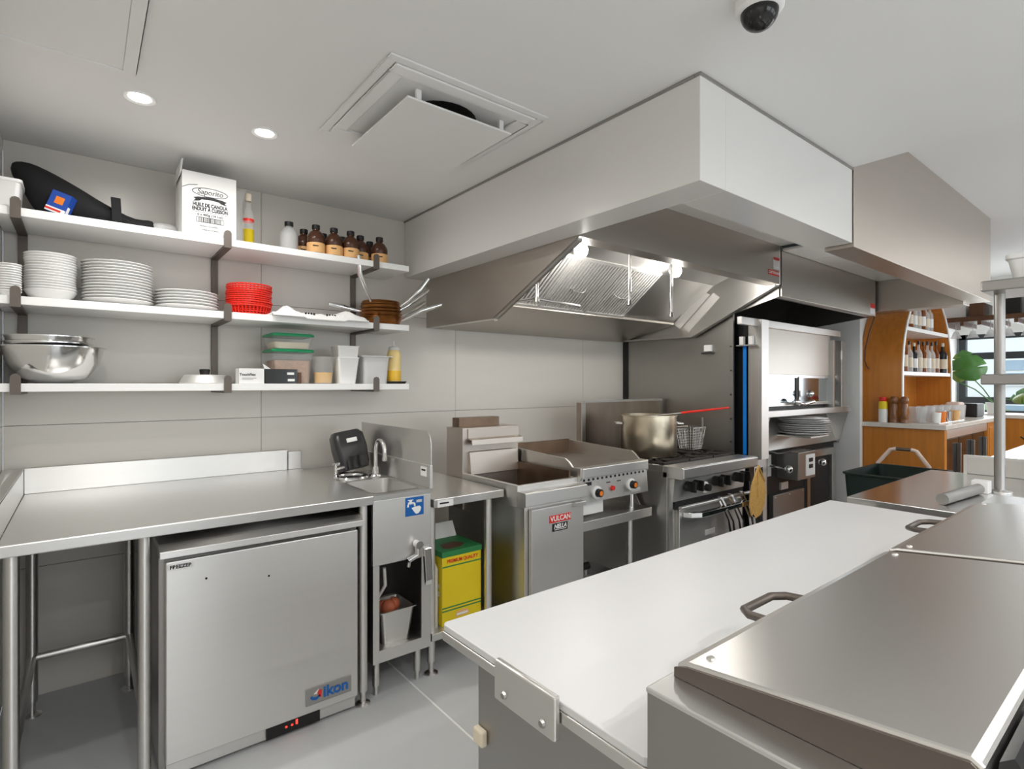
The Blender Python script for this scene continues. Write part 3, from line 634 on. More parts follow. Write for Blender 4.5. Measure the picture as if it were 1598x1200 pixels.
# ------------------------------------------------------------------ hand sink cabinet
SXL, SXR = .980, 1.263
t = thing('hand_sink', 'narrow stainless hand sink cabinet with open niche and side splash', 'sink', (1.12, 2.6, 0))
top = MB(); bx0, bx1, by0, by1 = 1.008, 1.235, 2.255, 2.60
top.box(SXL, SXR, 2.20, by0, .872, .893); top.box(SXL, SXR, by1, W - .02, .872, .893); top.box(SXL, bx0, by0, by1, .872, .893); top.box(bx1, SXR, by0, by1, .872, .893)
top.build('deck', 'steel_top', t)
bw = MB()
def ri(i, z): return [(p[0], p[1], z) for p in rrect(bx0 + i, bx1 - i, by0 + i, by1 - i, .03)]
bw.loft([ri(-.006, .8945), ri(0, .893), ri(.004, .75), ri(.02, .74)], cap=False); bw.add(ri(.02, .74), [tuple(range(24))])
bo = bw.build('basin', 'steel', t, smooth=40)
MB().lathe([(0, .001), (.02, .001), (.022, 0)], (1.12, 2.43, .7405), 18).build('drain', 'steel_dark', bo)
B(SXL, SXR, 2.20, 2.212, .589, .872).build('apron', 'steel', t, bevel=.002)
B(SXL, 1.009, 2.20, 2.212, .165, .589).build('stile', 'steel', t); B(1.215, SXR, 2.20, 2.212, .165, .589).build('stile', 'steel', t)
B(1.009, 1.215, 2.20, 2.212, .165, .218).build('bottom_rail', 'steel', t)
B(1.0, 1.243, 2.212, 2.9, .205, .215).build('niche_shelf', 'steel', t)
B(SXL, SXL + .01, 2.212, 2.95, .165, .872).build('side_wall', 'steel', t); B(SXR - .01, SXR, 2.212, 2.95, .165, .872).build('side_wall', 'steel', t)
B(SXL + .01, SXR - .01, 2.94, 2.95, .165, .872).build('back_wall', 'steel_dark', t)
for x in (1.02, 1.225):
    for y in (2.26, 2.9):
        MB().cyl((x, y, .04), (x, y, .165), .016).cyl((x, y, .0005), (x, y, .04), .010).build('leg', 'steel', t, smooth=40)
B(SXR - .004, SXR + .012, 2.20, 3.10, .893, 1.0).build('side_splash', 'steel', t, bevel=.003)
MB().prism([(3.0, .98), (2.205, .98), (2.205, 1.10), (2.215, 1.13), (2.235, 1.15), (2.265, 1.158), (3.0, 1.158)], 'x', SXR + .004, SXR + .009).build('splash_guard', 'steel', t)
lb = B(SXR - .0055, SXR - .004, 2.23, 2.285, .945, .988).build('approval_label', 'white', t); B(SXR - .007, SXR - .0055, 2.24, 2.275, .97, .978).build('printed_line', 'ink', lb)
sg = B(1.133, 1.226, 2.1985, 2.20, .782, .866).build('hand_wash_sign', 'blue', t, bevel=.001)
sy_ = 2.1978
MB().box(1.145, 1.172, sy_, sy_ + .0007, .835, .845).box(1.152, 1.165, sy_, sy_ + .0007, .845, .852).box(1.145, 1.172, sy_, sy_ + .0007, .852, .856).prism([(1.172, .845), (1.182, .84), (1.184, .825), (1.176, .825), (1.174, .835), (1.168, .835)], 'y', sy_, sy_ + .0007).prism([(1.142, .835), (1.150, .835), (1.150, .823), (1.142, .823)], 'y', sy_, sy_ + .0007).build('tap_symbol', 'white', sg)
MB().prism([(1.163, .818), (1.178, .822), (1.205, .824), (1.212, .815), (1.208, .80), (1.198, .79), (1.186, .789), (1.178, .797)], 'y', sy_, sy_ + .0007).build('hands_symbol', 'white', sg)
B(1.188, 1.216, sy_, sy_ + .0007, .84, .852).build('printed_patch', 'aluminium', sg)
# lever valve on the apron
vl = MB().cyl((1.185, 2.198, .655), (1.185, 2.16, .655), .018).cyl((1.185, 2.175, .655), (1.185, 2.175, .60), .014).cyl((1.185, 2.175, .61), (1.13, 2.17, .592), .012).cyl((1.14, 2.172, .60), (1.135, 2.172, .565), .008).build('valve', 'chrome', t, smooth=40)
MB().prism([(2.165, .645), (2.145, .64), (2.13, .50), (2.14, .475), (2.15, .50)], 'x', 1.20, 1.235).build('lever', 'chrome', vl, bevel=.003)
MB().tube([(1.05, 2.24, .56), (1.06, 2.25, .48), (1.04, 2.3, .40), (1.05, 2.3, .25)], .008, 8).build('hose', 'grey_plastic', t, smooth=50)
# faucet
f = thing('faucet', 'chrome gooseneck faucet on the hand sink', 'faucet', (1.206, 2.69, .8935))
fx, fyy = 1.212, 2.69
MB().lathe([(0, 0), (.034, 0), (.03, .008), (.018, .014), (.016, .05), (0, .05)], (fx, fyy, .8935), 20).build('base', 'chrome', f, smooth=50)
pts = [(fx, fyy, .93), (fx, fyy, 1.03)] + [(fx, fyy - .055 + .055 * math.cos(R(a)), 1.03 + .055 * math.sin(R(a))) for a in range(15, 181, 15)] + [(fx, fyy - .11, 1.0)]
MB().tube(pts, .011, 10).build('spout', 'chrome', f, smooth=60)
MB().cyl((fx, fyy - .11, .985), (fx, fyy - .11, 1.003), .013).build('aerator', 'chrome', f, smooth=40)
# dipper well
f = thing('dipper_well', 'round steel dipper well with a small chrome tap on the sink deck', 'well', (1.10, 2.83, .8935))
MB().lathe([(.085, .0), (.088, .004), (.082, .012), (.070, .012), (.066, .004), (.06, .001), (0, .001)], (1.088, 2.71, .8938), 32).build('bowl_rim', 'chrome', f, smooth=40)
MB().cyl((1.04, 2.80, .8938), (1.04, 2.80, .955), .008).cyl((1.04, 2.80, .93), (1.07, 2.76, .945), .006).box(1.022, 1.06, 2.795, 2.805, .95, .965).build('tap', 'chrome', f, smooth=40)
# towel dispenser
f = thing('paper_towel_dispenser', 'black plastic paper towel dispenser leaning in the corner behind the sink', 'dispenser', (1.14, 2.98, .8935), rz=R(0))
mt = Matrix.Translation((1.166, 2.87, .910)) @ Matrix.Rotation(R(-8), 4, 'Y') @ Matrix.Rotation(R(-14), 4, 'X')
def dr(x, y0, y1, r, z): return [(p[0], p[1], z) for p in rrect(-x, x, y0, y1, r)]
MB().loft([dr(.075, -.05, .05, .02, 0), dr(.08, -.06, .05, .02, .03), dr(.088, -.065, .055, .03, .12), dr(.085, -.055, .055, .03, .19), dr(.07, -.03, .05, .025, .215)]).xform(mt).build('housing', 'dark_plastic', f, smooth=50)
B(-.028, .03, -.071, -.064, .145, .168).xform(mt).build('label_sticker', 'white', f, bevel=.002)
MB().prism([(-.05, .005), (.06, .005), (.06, .055), (.035, .07), (-.03, .07), (-.05, .045)], 'y', -.068, -.058).xform(mt).build('window_slot', 'black_gloss', f)
# steam pan with gloves in the niche
f = thing('steam_pan', 'small deep stainless pan standing in the sink niche', 'pan', (1.13, 2.30, .2155))
def sp(h, z, r=.02, ox=0): return [(p[0], p[1], z) for p in rrect(1.112 - h, 1.112 + h, 2.31 - h*1.05, 2.31 + h*1.05, r)]
MB().loft([sp(.066, .2155), sp(.083, .360), sp(.092, .364), sp(.092, .368), sp(.080, .366), sp(.062, .219)]).build('pan_body', 'steel', f, smooth=40)
g = MB(); g.sphere((1.10, 2.30, .355), .035, 12); g.sphere((1.13, 2.31, .36), .03, 12); g.sphere((1.085, 2.33, .35), .03, 12)
g.build('food_scrap', 'scraps', smooth=60, label='crumpled orange-brown scraps inside the small steel pan', cat='food scraps')

# ------------------------------------------------------------------ side table with yellow box
t = thing('side_table', 'small stainless table between hand sink and fryer', 'table', (1.48, 2.65, 0))
B(1.28, 1.692, 2.20, 3.10, .80, .84).build('tabletop', 'steel_top', t, bevel=.004)
lb = B(1.30, 1.385, 2.1985, 2.20, .80, .832).build('approval_label', 'white', t); B(1.31, 1.36, 2.1972, 2.1985, .814, .821).build('printed_line', 'ink', lb)
for x, y in ((1.615, 2.235), (1.615, 3.05), (1.31, 3.05), (1.30, 2.26)):
    l = leg(MB(), x, y, .80).build('leg', 'steel', t, smooth=40); foot(MB(), x, y).build('foot', 'steel', l, smooth=40)
B(1.285, 1.66, 2.225, 3.08, .165, .20).build('undershelf', 'steel', t, bevel=.003)
t = thing('oil_box', 'yellow cooking oil box with green top band and print under the side table', 'box', (1.49, 2.40, .2005))
x0, x1, y0, y1 = 1.362, 1.592, 2.262, 2.50
B(x0, x1, y0, y1, .2005, .555).build('carton', 'yellow', t, bevel=.003)
B(x0 - .002, x1 + .002, y0 - .002, y1 + .002, .535, .562).build('green_band', 'green_card', t)
MB().prism([(1.40, 2.32), (1.42, 2.29), (1.50, 2.30), (1.54, 2.34), (1.50, 2.39), (1.42, 2.38)], 'z', .5622, .564).build('torn_opening', 'wood_dark', t)
MB().prism([(2.48, .562), (2.5, .562), (2.53, .63), (2.52, .635)], 'x', x0 + .01, x1 - .01).build('flap', 'card_white', t)
yy = y0 - .0012
text('PREMIUM QUALITY', .0235, (1.48, yy, .512), 'red', t, bold=.0006, sx=.9)
for z0 in (.485, .285, .270): B(x0, x1, yy, y0, z0, z0 + .006).build('printed_stripe', 'green_card', t)
MB().prism([(1.435, .232), (1.445, .255), (1.48, .262), (1.51, .255), (1.52, .232)], 'y', yy, y0).build('printed_emblem', 'label_orange', t); B(1.445, 1.51, yy - .001, yy, .238, .248).build('printed_emblem', 'white', t)
for z0, z1 in ((.34, .365), (.38, .40)):
    B(x0 - .001, x0, 2.29, 2.42, z0, z1).build('side_print', 'white', t)
MB().cyl((x0 - .03, 2.33, .53), (x0 - .03, 2.33, .56), .022).build('jug_cap', 'white', label='white screw cap of the jug beside the yellow oil box', cat='cap', smooth=40)
MB().loft([[(p[0], p[1], z) for p in rrect(1.30, 1.355, 2.28, 2.40, .015)] for z in (.2005, .48)] + [[(p[0], p[1], .525) for p in rrect(1.315, 1.35, 2.31, 2.35, .012)]]).build('oil_jug', 'frost_plastic', smooth=40, label='pale plastic jug squeezed left of the yellow oil box', cat='jug')

# ------------------------------------------------------------------ fryer
t = thing('deep_fryer', 'stainless deep fryer with red badge and tall rear flue', 'fryer', (1.91, 2.4, 0))
B(1.712, 2.112, 2.06, 2.77, .10, .66).build('cabinet', 'steel', t, bevel=.002)
B(1.71, 1.728, 2.10, 2.60, .66, .76).build('skirt', 'steel', t); B(2.098, 2.114, 2.10, 2.60, .66, .76).build('skirt', 'steel', t); B(1.71, 2.114, 2.06, 2.10, .66, .765).build('skirt', 'steel', t)
d = B(1.735, 2.10, 2.032, 2.058, .12, .755).build('door', 'steel', t, bevel=.004)
B(2.02, 2.10, 2.012, 2.032, .735, .757).build('door_handle', 'steel_top', d, bevel=.002)
bd = B(1.853, 2.003, 2.0295, 2.032, .672, .708).build('brand_badge', 'red', d); text('VULCAN', .036, (1.928, 2.0288, .690), 'white', d, bold=.0008)
bd = B(1.873, 1.978, 2.0295, 2.032, .626, .665).build('dealer_badge', 'ink', d); text('NELLA', .03, (1.925, 2.0288, .649), 'white', d, bold=.001, shear=.25); B(1.885, 1.968, 2.0286, 2.0294, .632, .635).build('printed_line', 'white', d)
MB().prism([(2.06, .765), (2.03, .775), (2.03, .838), (2.045, .842), (2.10, .842), (2.10, .765)], 'x', 1.695, 2.128).build('front_collar', 'steel', t, bevel=.002)
# vat rim
MB().box(1.70, 1.728, 2.10, 2.60, .76, .868).build('vat_rim', 'steel', t, bevel=.003); MB().box(2.098, 2.124, 2.10, 2.60, .76, .868).build('vat_rim', 'steel', t, bevel=.003)
MB().box(1.728, 2.098, 2.10, 2.125, .76, .868).build('vat_rim', 'steel', t, bevel=.003)
MB().box(2.085, 2.098, 2.13, 2.58, .70, .905).build('vat_side', 'steel_seasoned', t)
B(1.728, 2.098, 2.10, 2.60, .662, .70).build('oil_surface', 'steel_seasoned', t)
B(1.70, 2.11, 2.60, 2.775, .66, 1.125).build('flue_box', 'steel_warm', t, bevel=.003)
hp = MB().prism([(2.60, 1.12), (2.592, 1.12), (2.592, 1.068), (2.555, 1.058), (2.552, 1.03), (2.558, 1.03), (2.562, 1.052), (2.60, 1.06)], 'x', 1.735, 2.108).build('basket_hanger', 'steel_warm', t)
B(1.79, 2.06, 2.57, 2.58, 1.0605, 1.063).build('hanger_slot', 'black', hp)
MB().prism([(2.60, .99), (2.585, .985), (2.57, .86), (2.60, .85)], 'x', 1.74, 2.09).build('splash_plate', 'steel_warm', t)
B(1.735, 2.03, 2.69, 2.765, 1.125, 1.178).build('flue_cap', 'steel_seasoned', t, bevel=.002)
for x in (1.76, 2.07):
    for y in (2.12, 2.70): MB().cyl((x, y, .05), (x, y, .10), .02).cyl((x - .015, y, .045), (x + .015, y, .045), .044).build('caster', 'dark_plastic', t, smooth=40)

# ------------------------------------------------------------------ griddle on stand
t = thing('griddle', 'countertop gas griddle with side splashes and two knobs', 'griddle', (2.42, 2.42, .66))
B(2.137, 2.70, 2.10, 2.765, .72, .885).build('body', 'steel', t, bevel=.002)
B(2.137, 2.70, 2.13, 2.755, .885, .899).build('cooking_plate', 'griddle_plate', t)
gs = [(2.77, .74), (2.77, .987), (2.20, .96), (2.175, .945), (2.145, .917), (2.08, .917), (2.08, .86), (2.12, .80)]
MB().prism(gs, 'x', 2.124, 2.137).build('side_splash', 'steel', t); MB().prism(gs, 'x', 2.70, 2.713).build('side_splash', 'steel', t)
B(2.137, 2.70, 2.755, 2.77, .885, .992).build('back_splash', 'steel_seasoned', t)
B(2.137, 2.70, 2.068, 2.13, .862, .916).build('front_ledge', 'steel_top', t, bevel=.004)
cp = MB().prism([(2.10, .72), (2.078, .724), (2.088, .862), (2.10, .862)], 'x', 2.128, 2.708).build('control_panel', 'steel', t)
for k in range(15): MB().lathe([(0, .002), (.009, .002), (.009, 0), (0, 0)], (2.16 + k * .0365, 2.0885, .846), 12, 'y').build('vent_hole', 'black', cp)
for x, z in ((2.252, .772), (2.548, .785)):
    kb = MB().lathe([(0, .0), (.036, .0), (.036, .010), (.026, .014), (0, .014)], (x, 2.083, z), 24, 'y').build('knob_bezel', 'white', cp, smooth=40)
    MB().lathe([(0, .012), (.024, .012), (.022, .038), (0, .039)], (x, 2.083, z), 20, 'y').build('knob', 'black', kb, smooth=40)
    MB().lathe([(0, .0395), (.014, .0395), (.014, .041), (0, .041)], (x, 2.083, z), 16, 'y').build('knob_cap', 'orange', kb)
MB().lathe([(0, 0), (.014, 0), (.013, .012), (0, .013)], (2.386, 2.082, .782), 16, 'y').build('igniter', 'red', cp, smooth=40)
for x in (2.34, 2.43): B(x, x + .03, 2.082, 2.085, .815, .82).build('slot', 'black', cp)
B(2.14, 2.21, 2.078, 2.084, .818, .836).build('rating_plate', 'ink', cp); B(2.55, 2.63, 2.074, 2.08, .737, .757).build('brand_plate', 'aluminium', cp, bevel=.004)
MB().prism([(2.12, .72), (2.12, .645), (2.20, .66), (2.28, .72)], 'x', 2.14, 2.35).build('drip_tray', 'white', t)
for x in (2.2, 2.66):
    for y in (2.17, 2.70): MB().cyl((x, y, .612), (x, y, .72), .018).build('leg', 'chrome', t, smooth=40)
st = thing('griddle_stand', 'low stainless equipment stand shelf carrying the griddle', 'stand', (2.45, 2.4, 0))
B(2.13, 2.79, 2.11, 2.78, .556, .611).build('shelf_top', 'steel', st, bevel=.003)
B(2.13, 2.79, 2.74, 2.78, .611, .65).build('rear_lip', 'steel', st); MB().prism([(2.2, .611), (2.78, .611), (2.78, .69), (2.25, .69)], 'x', 2.786, 2.79).build('end_lip', 'steel', st)
for x in (2.16, 2.62):
    for y in (2.15, 2.73): l = leg(MB(), x, y, .556).build('leg', 'steel', st, smooth=40); foot(MB(), x, y).build('foot', 'steel', l, smooth=40)
cs = thing('floor_valve', 'rusty gas valve and pipe on the floor under the griddle stand', 'valve', (2.3, 2.6, 0))
MB().cyl((2.2, 2.62, .12), (2.75, 2.62, .12), .025).cyl((2.25, 2.62, .0), (2.25, 2.62, .2), .025).build('pipe', 'iron', cs, smooth=40)
MB().box(2.22, 2.30, 2.56, 2.60, .16, .22).build('valve_body', 'steel_dark', cs, bevel=.01); B(2.24, 2.36, 2.5, 2.56, .28, .30).build('lever', 'iron', cs)

# ------------------------------------------------------------------ range
t = thing('gas_range', 'six burner stainless gas range with oven below', 'range', (3.26, 2.4, 0))
X0, X1 = 2.818, 3.70
B(X0, X1, 2.02, 2.80, .12, .835).build('body', 'steel', t, bevel=.002)
B(X0 + .01, X1 - .01, 2.04, 2.78, .835, .85).build('burner_deck', 'iron', t)
MB().prism([(2.05, .80), (1.915, .80), (1.90, .81), (1.90, .868), (1.912, .874), (2.05, .874)], 'x', X0, X1).build('front_rail', 'steel_top', t, bevel=.003)
B(X0, X0 + .012, 2.05, 2.80, .835, .87).build('side_rail', 'steel', t); B(X1 - .012, X1, 2.05, 2.80, .835, .87).build('side_rail', 'steel', t)
bs = B(X0, X1 + .03, 2.75, 2.80, .85, 1.245).build('back_guard', 'steel_stained', t, bevel=.002); B(X0, X1 + .03, 2.72, 2.80, 1.245, 1.26).build('guard_cap', 'steel', bs)
B(X0, X0 + .035, 2.742, 2.75, .86, 1.245).build('guard_stile', 'steel', bs)
for i in range(3):
    for j in range(2):
        gx0, gy0 = X0 + .025 + i * .283, 2.06 + j * .345; g = MB()
        frame(g, gx0, gx0 + .27, gy0, gy0 + .33, .012, .872, .888)
        for a in range(8):
            an = 2*math.pi*a/8; cx_, cy_ = gx0 + .135, gy0 + .165; ex, ey = (.129 if abs(math.cos(an)) > .1 else 0) * (1 if math.cos(an) > 0 else -1), (.16 if abs(math.sin(an)) > .1 else 0) * (1 if math.sin(an) > 0 else -1)
            g.cyl((cx_ + .04*math.cos(an), cy_ + .04*math.sin(an), .882), (cx_ + ex, cy_ + ey, .882), .007, n=6)
        for fx_ in (gx0 + .006, gx0 + .264):
            for fy_ in (gy0 + .006, gy0 + .324): g.cyl((fx_, fy_, .85), (fx_, fy_, .874), .006, n=6)
        gg = g.build('grate', 'iron', t)
        MB().lathe([(0, 0), (.05, 0), (.045, .014), (.02, .02), (0, .02)], (gx0 + .135, gy0 + .165, .85), 18).build('burner', 'steel_dark', gg, smooth=40)
cp = MB().prism([(2.02, .65), (2.0, .65), (1.985, .80), (2.02, .80)], 'x', X0 + .03, X1 - .01).build('control_panel', 'steel', t)
for x in (2.985, 3.07, 3.30, 3.39, 3.56, 3.645):
    kb = MB().lathe([(0, 0), (.034, 0), (.031, .038), (0, .039)], (x, 1.992, .735), 18, 'y').build('knob', 'black', cp, smooth=40)
    B(x - .009, x + .009, 1.925, 1.96, .702, .768).build('knob_grip', 'black', kb, bevel=.003)
kb = MB().lathe([(0, 0), (.037, 0), (.037, .008), (.028, .012), (0, .012)], (3.19, 1.995, .705), 22, 'y').build('thermostat_bezel', 'white', cp, smooth=40); MB().lathe([(0, .012), (.024, .012), (.022, .04), (0, .041)], (3.19, 1.995, .705), 18, 'y').build('thermostat_knob', 'black', kb, smooth=40)
B(X0, X0 + .04, 2.005, 2.02, .12, .80).build('front_stile', 'steel', t)
MB().cyl((X0 + .05, 1.96, .615), (X1 + .02, 1.96, .615), .012).build('towel_rail', 'steel_top', t, smooth=40)
B(X0 + .05, X1 - .02, 2.0, 2.02, .60, .648).build('rail_slot', 'black', t)
dr_ = B(2.905, 3.66, 1.99, 2.02, .20, .595).build('oven_door', 'steel', t, bevel=.004)
MB().prism([(2.94, 1.99), (2.96, 1.94), (3.02, 1.905), (3.60, 1.905), (3.63, 1.94), (3.65, 1.99), (3.63, 1.99), (3.59, 1.935), (3.03, 1.935), (2.98, 1.99)], 'z', .545, .578).build('door_handle', 'chrome', dr_, bevel=.004)
B(3.19, 3.30, 1.986, 1.99, .39, .425).build('brand_plate', 'aluminium', dr_, bevel=.004)
for x in (2.86, 3.66):
    for y in (2.07, 2.75): MB().cyl((x, y, .0005), (x, y, .12), .022).build('leg', 'steel', t, smooth=40)
# tongs on the rail
for i, (x, ln, lab) in enumerate(((3.30, .27, 'steel tongs hanging leftmost on the oven rail'), (3.43, .30, 'long steel tongs hanging in the middle of the oven rail'), (3.57, .30, 'long steel tongs hanging rightmost on the oven rail'))):
    tg = thing('tongs', lab, 'tongs', (x, 1.9, .625), 'tongs on the oven rail')
    for s_ in (-1, 1):
        MB().loft([[(x - .009, 1.952 + s_*.013, .632), (x + .009, 1.952 + s_*.013, .632), (x + .009, 1.954 + s_*.013, .632), (x - .009, 1.954 + s_*.013, .632)],
                   [(x + .01, 1.885 + s_*.016, .62 - ln*.5), (x + .03, 1.885 + s_*.016, .62 - ln*.5), (x + .03, 1.887 + s_*.016, .62 - ln*.5), (x + .01, 1.887 + s_*.016, .62 - ln*.5)],
                   [(x + .02, 1.875 + s_*.012, .62 - ln), (x + .055, 1.875 + s_*.012, .62 - ln), (x + .055, 1.877 + s_*.012, .62 - ln), (x + .02, 1.877 + s_*.012, .62 - ln)]]).build('arm', 'chrome', tg)
    B(x - .01, x + .01, 1.94, 1.968, .631, .636).build('bridge', 'chrome', tg)
# wicker hand fan
fan = thing('woven_fan', 'woven straw fan hanging from the right corner of the range', 'fan', (3.655, 1.88, .45))
prof = [(3.655, .80), (3.62, .75), (3.575, .69), (3.555, .62), (3.55, .54), (3.575, .48), (3.63, .455), (3.70, .47), (3.75, .53), (3.775, .62), (3.755, .69), (3.70, .745)]
MB().prism(prof, 'y', 1.876, 1.886).build('blade', 'wicker', fan, bevel=.003)
MB().cyl((3.655, 1.874, .60), (3.655, 1.874, .82), .006).build('spine', 'wicker', fan, smooth=40)
MB().tube([(3.57, 1.873, .70), (3.62, 1.872, .77), (3.655, 1.872, .815), (3.69, 1.872, .77), (3.745, 1.873, .70)], .006, 6).build('binding', 'wicker', fan, smooth=40)
# stock pot
pt = thing('stock_pot', 'large stained steel stock pot on the range', 'pot', (3.08, 2.36, .889))
c = (3.08, 2.36, .889)
MB().lathe([(0, 0), (.185, 0), (.19, .006), (.19, .27), (.196, .272), (.196, .278), (.184, .278), (.184, .01), (0, .008)], c, 48).build('pot_body', 'pot_steel', pt, smooth=40)
MB().lathe([(0, .18), (.183, .18)], c, 40).build('broth', 'steel_seasoned', pt)
for a in (R(-40), R(140)):
    d_ = Vector((math.cos(a), math.sin(a), 0)); s_ = Vector((-d_.y, d_.x, 0)); p = Vector(c) + Vector((0, 0, .22)) + d_ * .19
    MB().tube([p - s_*.045, p - s_*.045 + d_*.035, p + s_*.045 + d_*.035, p + s_*.045], .006, 8).box(0,0,0,0,0,0).build('pot_handle', 'steel', pt, smooth=40) if False else MB().tube([p - s_*.045, p - s_*.045 + d_*.035, p + s_*.045 + d_*.035, p + s_*.045], .006, 8).build('pot_handle', 'steel', pt, smooth=40)
ld = thing('ladle', 'ladle with a long red handle resting on the pot rim', 'ladle', (3.25, 2.33, 1.165))
MB().cyl((2.99, 2.37, 1.150), (3.42, 2.24, 1.180), .005, n=8).build('shaft', 'steel', ld, smooth=40); MB().cyl((3.33, 2.27, 1.174), (3.74, 2.14, 1.205), .009, .007, n=8).build('grip', 'red_plastic', ld, smooth=40)
MB().lathe([(0, -.045), (.025, -.04), (.042, -.015), (.045, 0), (.042, 0), (.024, -.036), (0, -.041)], (2.98, 2.37, 1.15), 18).build('scoop', 'steel', ld, smooth=50)
# wire fry basket
fb = thing('fry_basket', 'wire fry basket standing behind the stock pot', 'basket', (3.60, 2.37, .889))
g = MB(); bx, by = 3.60, 2.37
for k in range(9):
    zz = .893 + k * .02; e = .055 + .022 * k / 8
    g.tube([(bx - e, by - e, zz), (bx + e, by - e, zz), (bx + e, by + e, zz), (bx - e, by + e, zz)], .0022 if k < 8 else .005, 4, close=True)
for k in range(7):
    q = -1 + 2 * k / 6
    for a, b in (((q, -1), (q, -1)), ((q, 1), (q, 1)), ((-1, q), (-1, q)), ((1, q), (1, q))):
        g.cyl((bx + a[0]*.055, by + a[1]*.055, .893), (bx + b[0]*.077, by + b[1]*.077, 1.053), .0020, n=4)
g.build('mesh', 'steel', fb); MB().prism([(bx + .02, .93), (bx + .036, .93), (bx + .036, 1.13), (bx + .02, 1.13)], 'y', by - .085, by - .08).build('hook_plate', 'steel', fb)

# ------------------------------------------------------------------ dark partition
t = thing('steel_partition', 'dark grey stainless partition panel standing between range and oven', 'partition', (3.79, 2.6, 0))
B(3.79, 3.80, 2.13, W - .002, .0005, 1.92).build('panel', 'steel_partition', t)
B(3.783, 3.79, 2.13, 2.165, .0005, 1.92).build('edge_strip', 'steel_dark', t)
B(3.784, 3.79, W - .06, W - .002, .0005, 1.75).build('corner_strip', 'black_gloss', t)
for z in (.95, 1.12, 1.3, 1.48, 1.66):
    MB().lathe([(0, 0), (.007, 0), (.005, .003), (0, .004)], (3.783, 2.148, z), 8, 'x').xform(Matrix.Identity(4)).build('rivet', 'chrome', t)
sk = thing('wall_switch_box', 'small white box fixed high on the dark partition', 'switch', (3.785, 2.33, 1.60)); B(3.762, 3.789, 2.30, 2.36, 1.63, 1.68).build('housing', 'white', sk, bevel=.003); B(3.758, 3.789, 2.29, 2.38, 1.612, 1.622).build('mount', 'dark_plastic', sk)

# ------------------------------------------------------------------ oven
t = thing('deck_oven', 'tall stainless oven with sliding front panel and small glass doors', 'oven', (4.68, 2.4, 0))
B(3.86, 5.50, 2.52, 3.16, .10, 1.80).build('carcass', 'steel_dark', t)
B(3.85, 3.955, 1.948, 2.05, .83, 1.85).build('front_post', 'steel', t, bevel=.002)
B(3.86, 3.94, 2.05, 2.52, .10, 1.84).build('side_panel', 'black_gloss', t)
B(3.84, 3.846, 2.06, 2.085, .86, 1.66).build('film_strip', 'blue_film', t)
B(3.815, 3.846, 2.07, 2.10, 1.67, 1.73).build('bracket_block', 'white', t); B(3.815, 3.846, 2.0, 2.03, 1.67, 1.73).build('bracket_block', 'white', t); B(3.805, 3.846, 1.98, 2.12, 1.66, 1.668).build('bracket_shelf', 'steel', t)
B(3.62, 5.33, 1.975, 2.01, 1.80, 1.855).build('header_beam', 'steel_top', t, bevel=.003)
B(3.955, 5.19, 2.01, 2.022, 1.455, 1.80).build('hanging_panel', 'steel_hood', t)
for x in (5.19, 5.36):
    pp = B(x, x + (.03 if x < 5.3 else .12), 1.98, 2.06, 1.16, 1.77).build('guide_post', 'steel', t, bevel=.003)
B(5.22, 5.36, 2.05, 2.06, 1.16, 1.77).build('guide_back', 'steel_gloss', t); B(5.33, 5.352, 1.97, 1.98, 1.60, 1.68).build('latch', 'white', t, bevel=.003)
B(3.955, 5.36, 2.03, 2.05, 1.43, 1.455).build('pane_rail', 'steel_top', t); B(3.955, 5.36, 2.03, 2.05, 1.205, 1.23).build('pane_rail', 'steel_top', t)
B(4.62, 4.66, 2.03, 2.05, 1.23, 1.43).build('pane_mullion', 'steel_top', t); B(4.612, 4.622, 2.025, 2.032, 1.22, 1.44).build('gasket', 'black', t)
for x0, x1 in ((3.96, 4.612), (4.66, 5.33)): B(x0, x1, 2.042, 2.048, 1.23, 1.43).build('pane', 'pane_mirror', t)
kn = MB().sphere((4.50, 1.99, 1.235), .028, 12).cyl((4.50, 1.99, 1.235), (4.62, 1.99, 1.215), .012).sphere((4.73, 1.985, 1.30), .03, 12).cyl((4.62, 1.99, 1.215), (4.78, 1.98, 1.235), .016).build('door_latch', 'chrome', t, smooth=50)
B(3.955, 5.36, 2.06, 2.5, 1.16, 1.20).build('dark_slot', 'black', t)
B(3.955, 5.52, 1.955, 2.06, 1.13, 1.178).build('landing_lip', 'steel_top', t, bevel=.003)
MB().prism([(2.16, 1.13), (2.06, .86), (2.075, .855), (2.52, .855), (2.52, 1.13)], 'x', 4.02, 5.46).build('sloped_panel', 'steel', t)
for x0, x1 in ((3.985, 4.0), (5.46, 5.475)): MB().prism([(1.96, 1.13), (2.04, .84), (2.18, .84), (2.18, 1.13)], 'x', x0, x1).build('cheek_plate', 'steel', t)
cb = B(4.40, 4.70, 1.93, 2.20, .62, .84).build('control_box', 'steel_dark', t, bevel=.006)
B(4.52, 4.68, 1.926, 1.93, .645, .815).build('control_plate', 'white', cb); B(4.57, 4.63, 1.92, 1.926, .755, .785).build('rocker_switch', 'black', cb); B(4.57, 4.63, 1.92, 1.926, .705, .735).build('rocker_switch', 'black', cb)
for x in (4.25, 4.86):
    kb = B(x - .03, x + .03, 2.09, 2.10, .65, .82).build('knob_plate', 'aluminium', t); MB().cyl((x, 2.09, .735), (x, 1.95, .725), .012).sphere((x, 1.94, .725), .032, 14).build('knob', 'chrome', kb, smooth=50)
B(3.955, 5.50, 2.10, 2.12, .10, .85).build('lower_front', 'black', t)
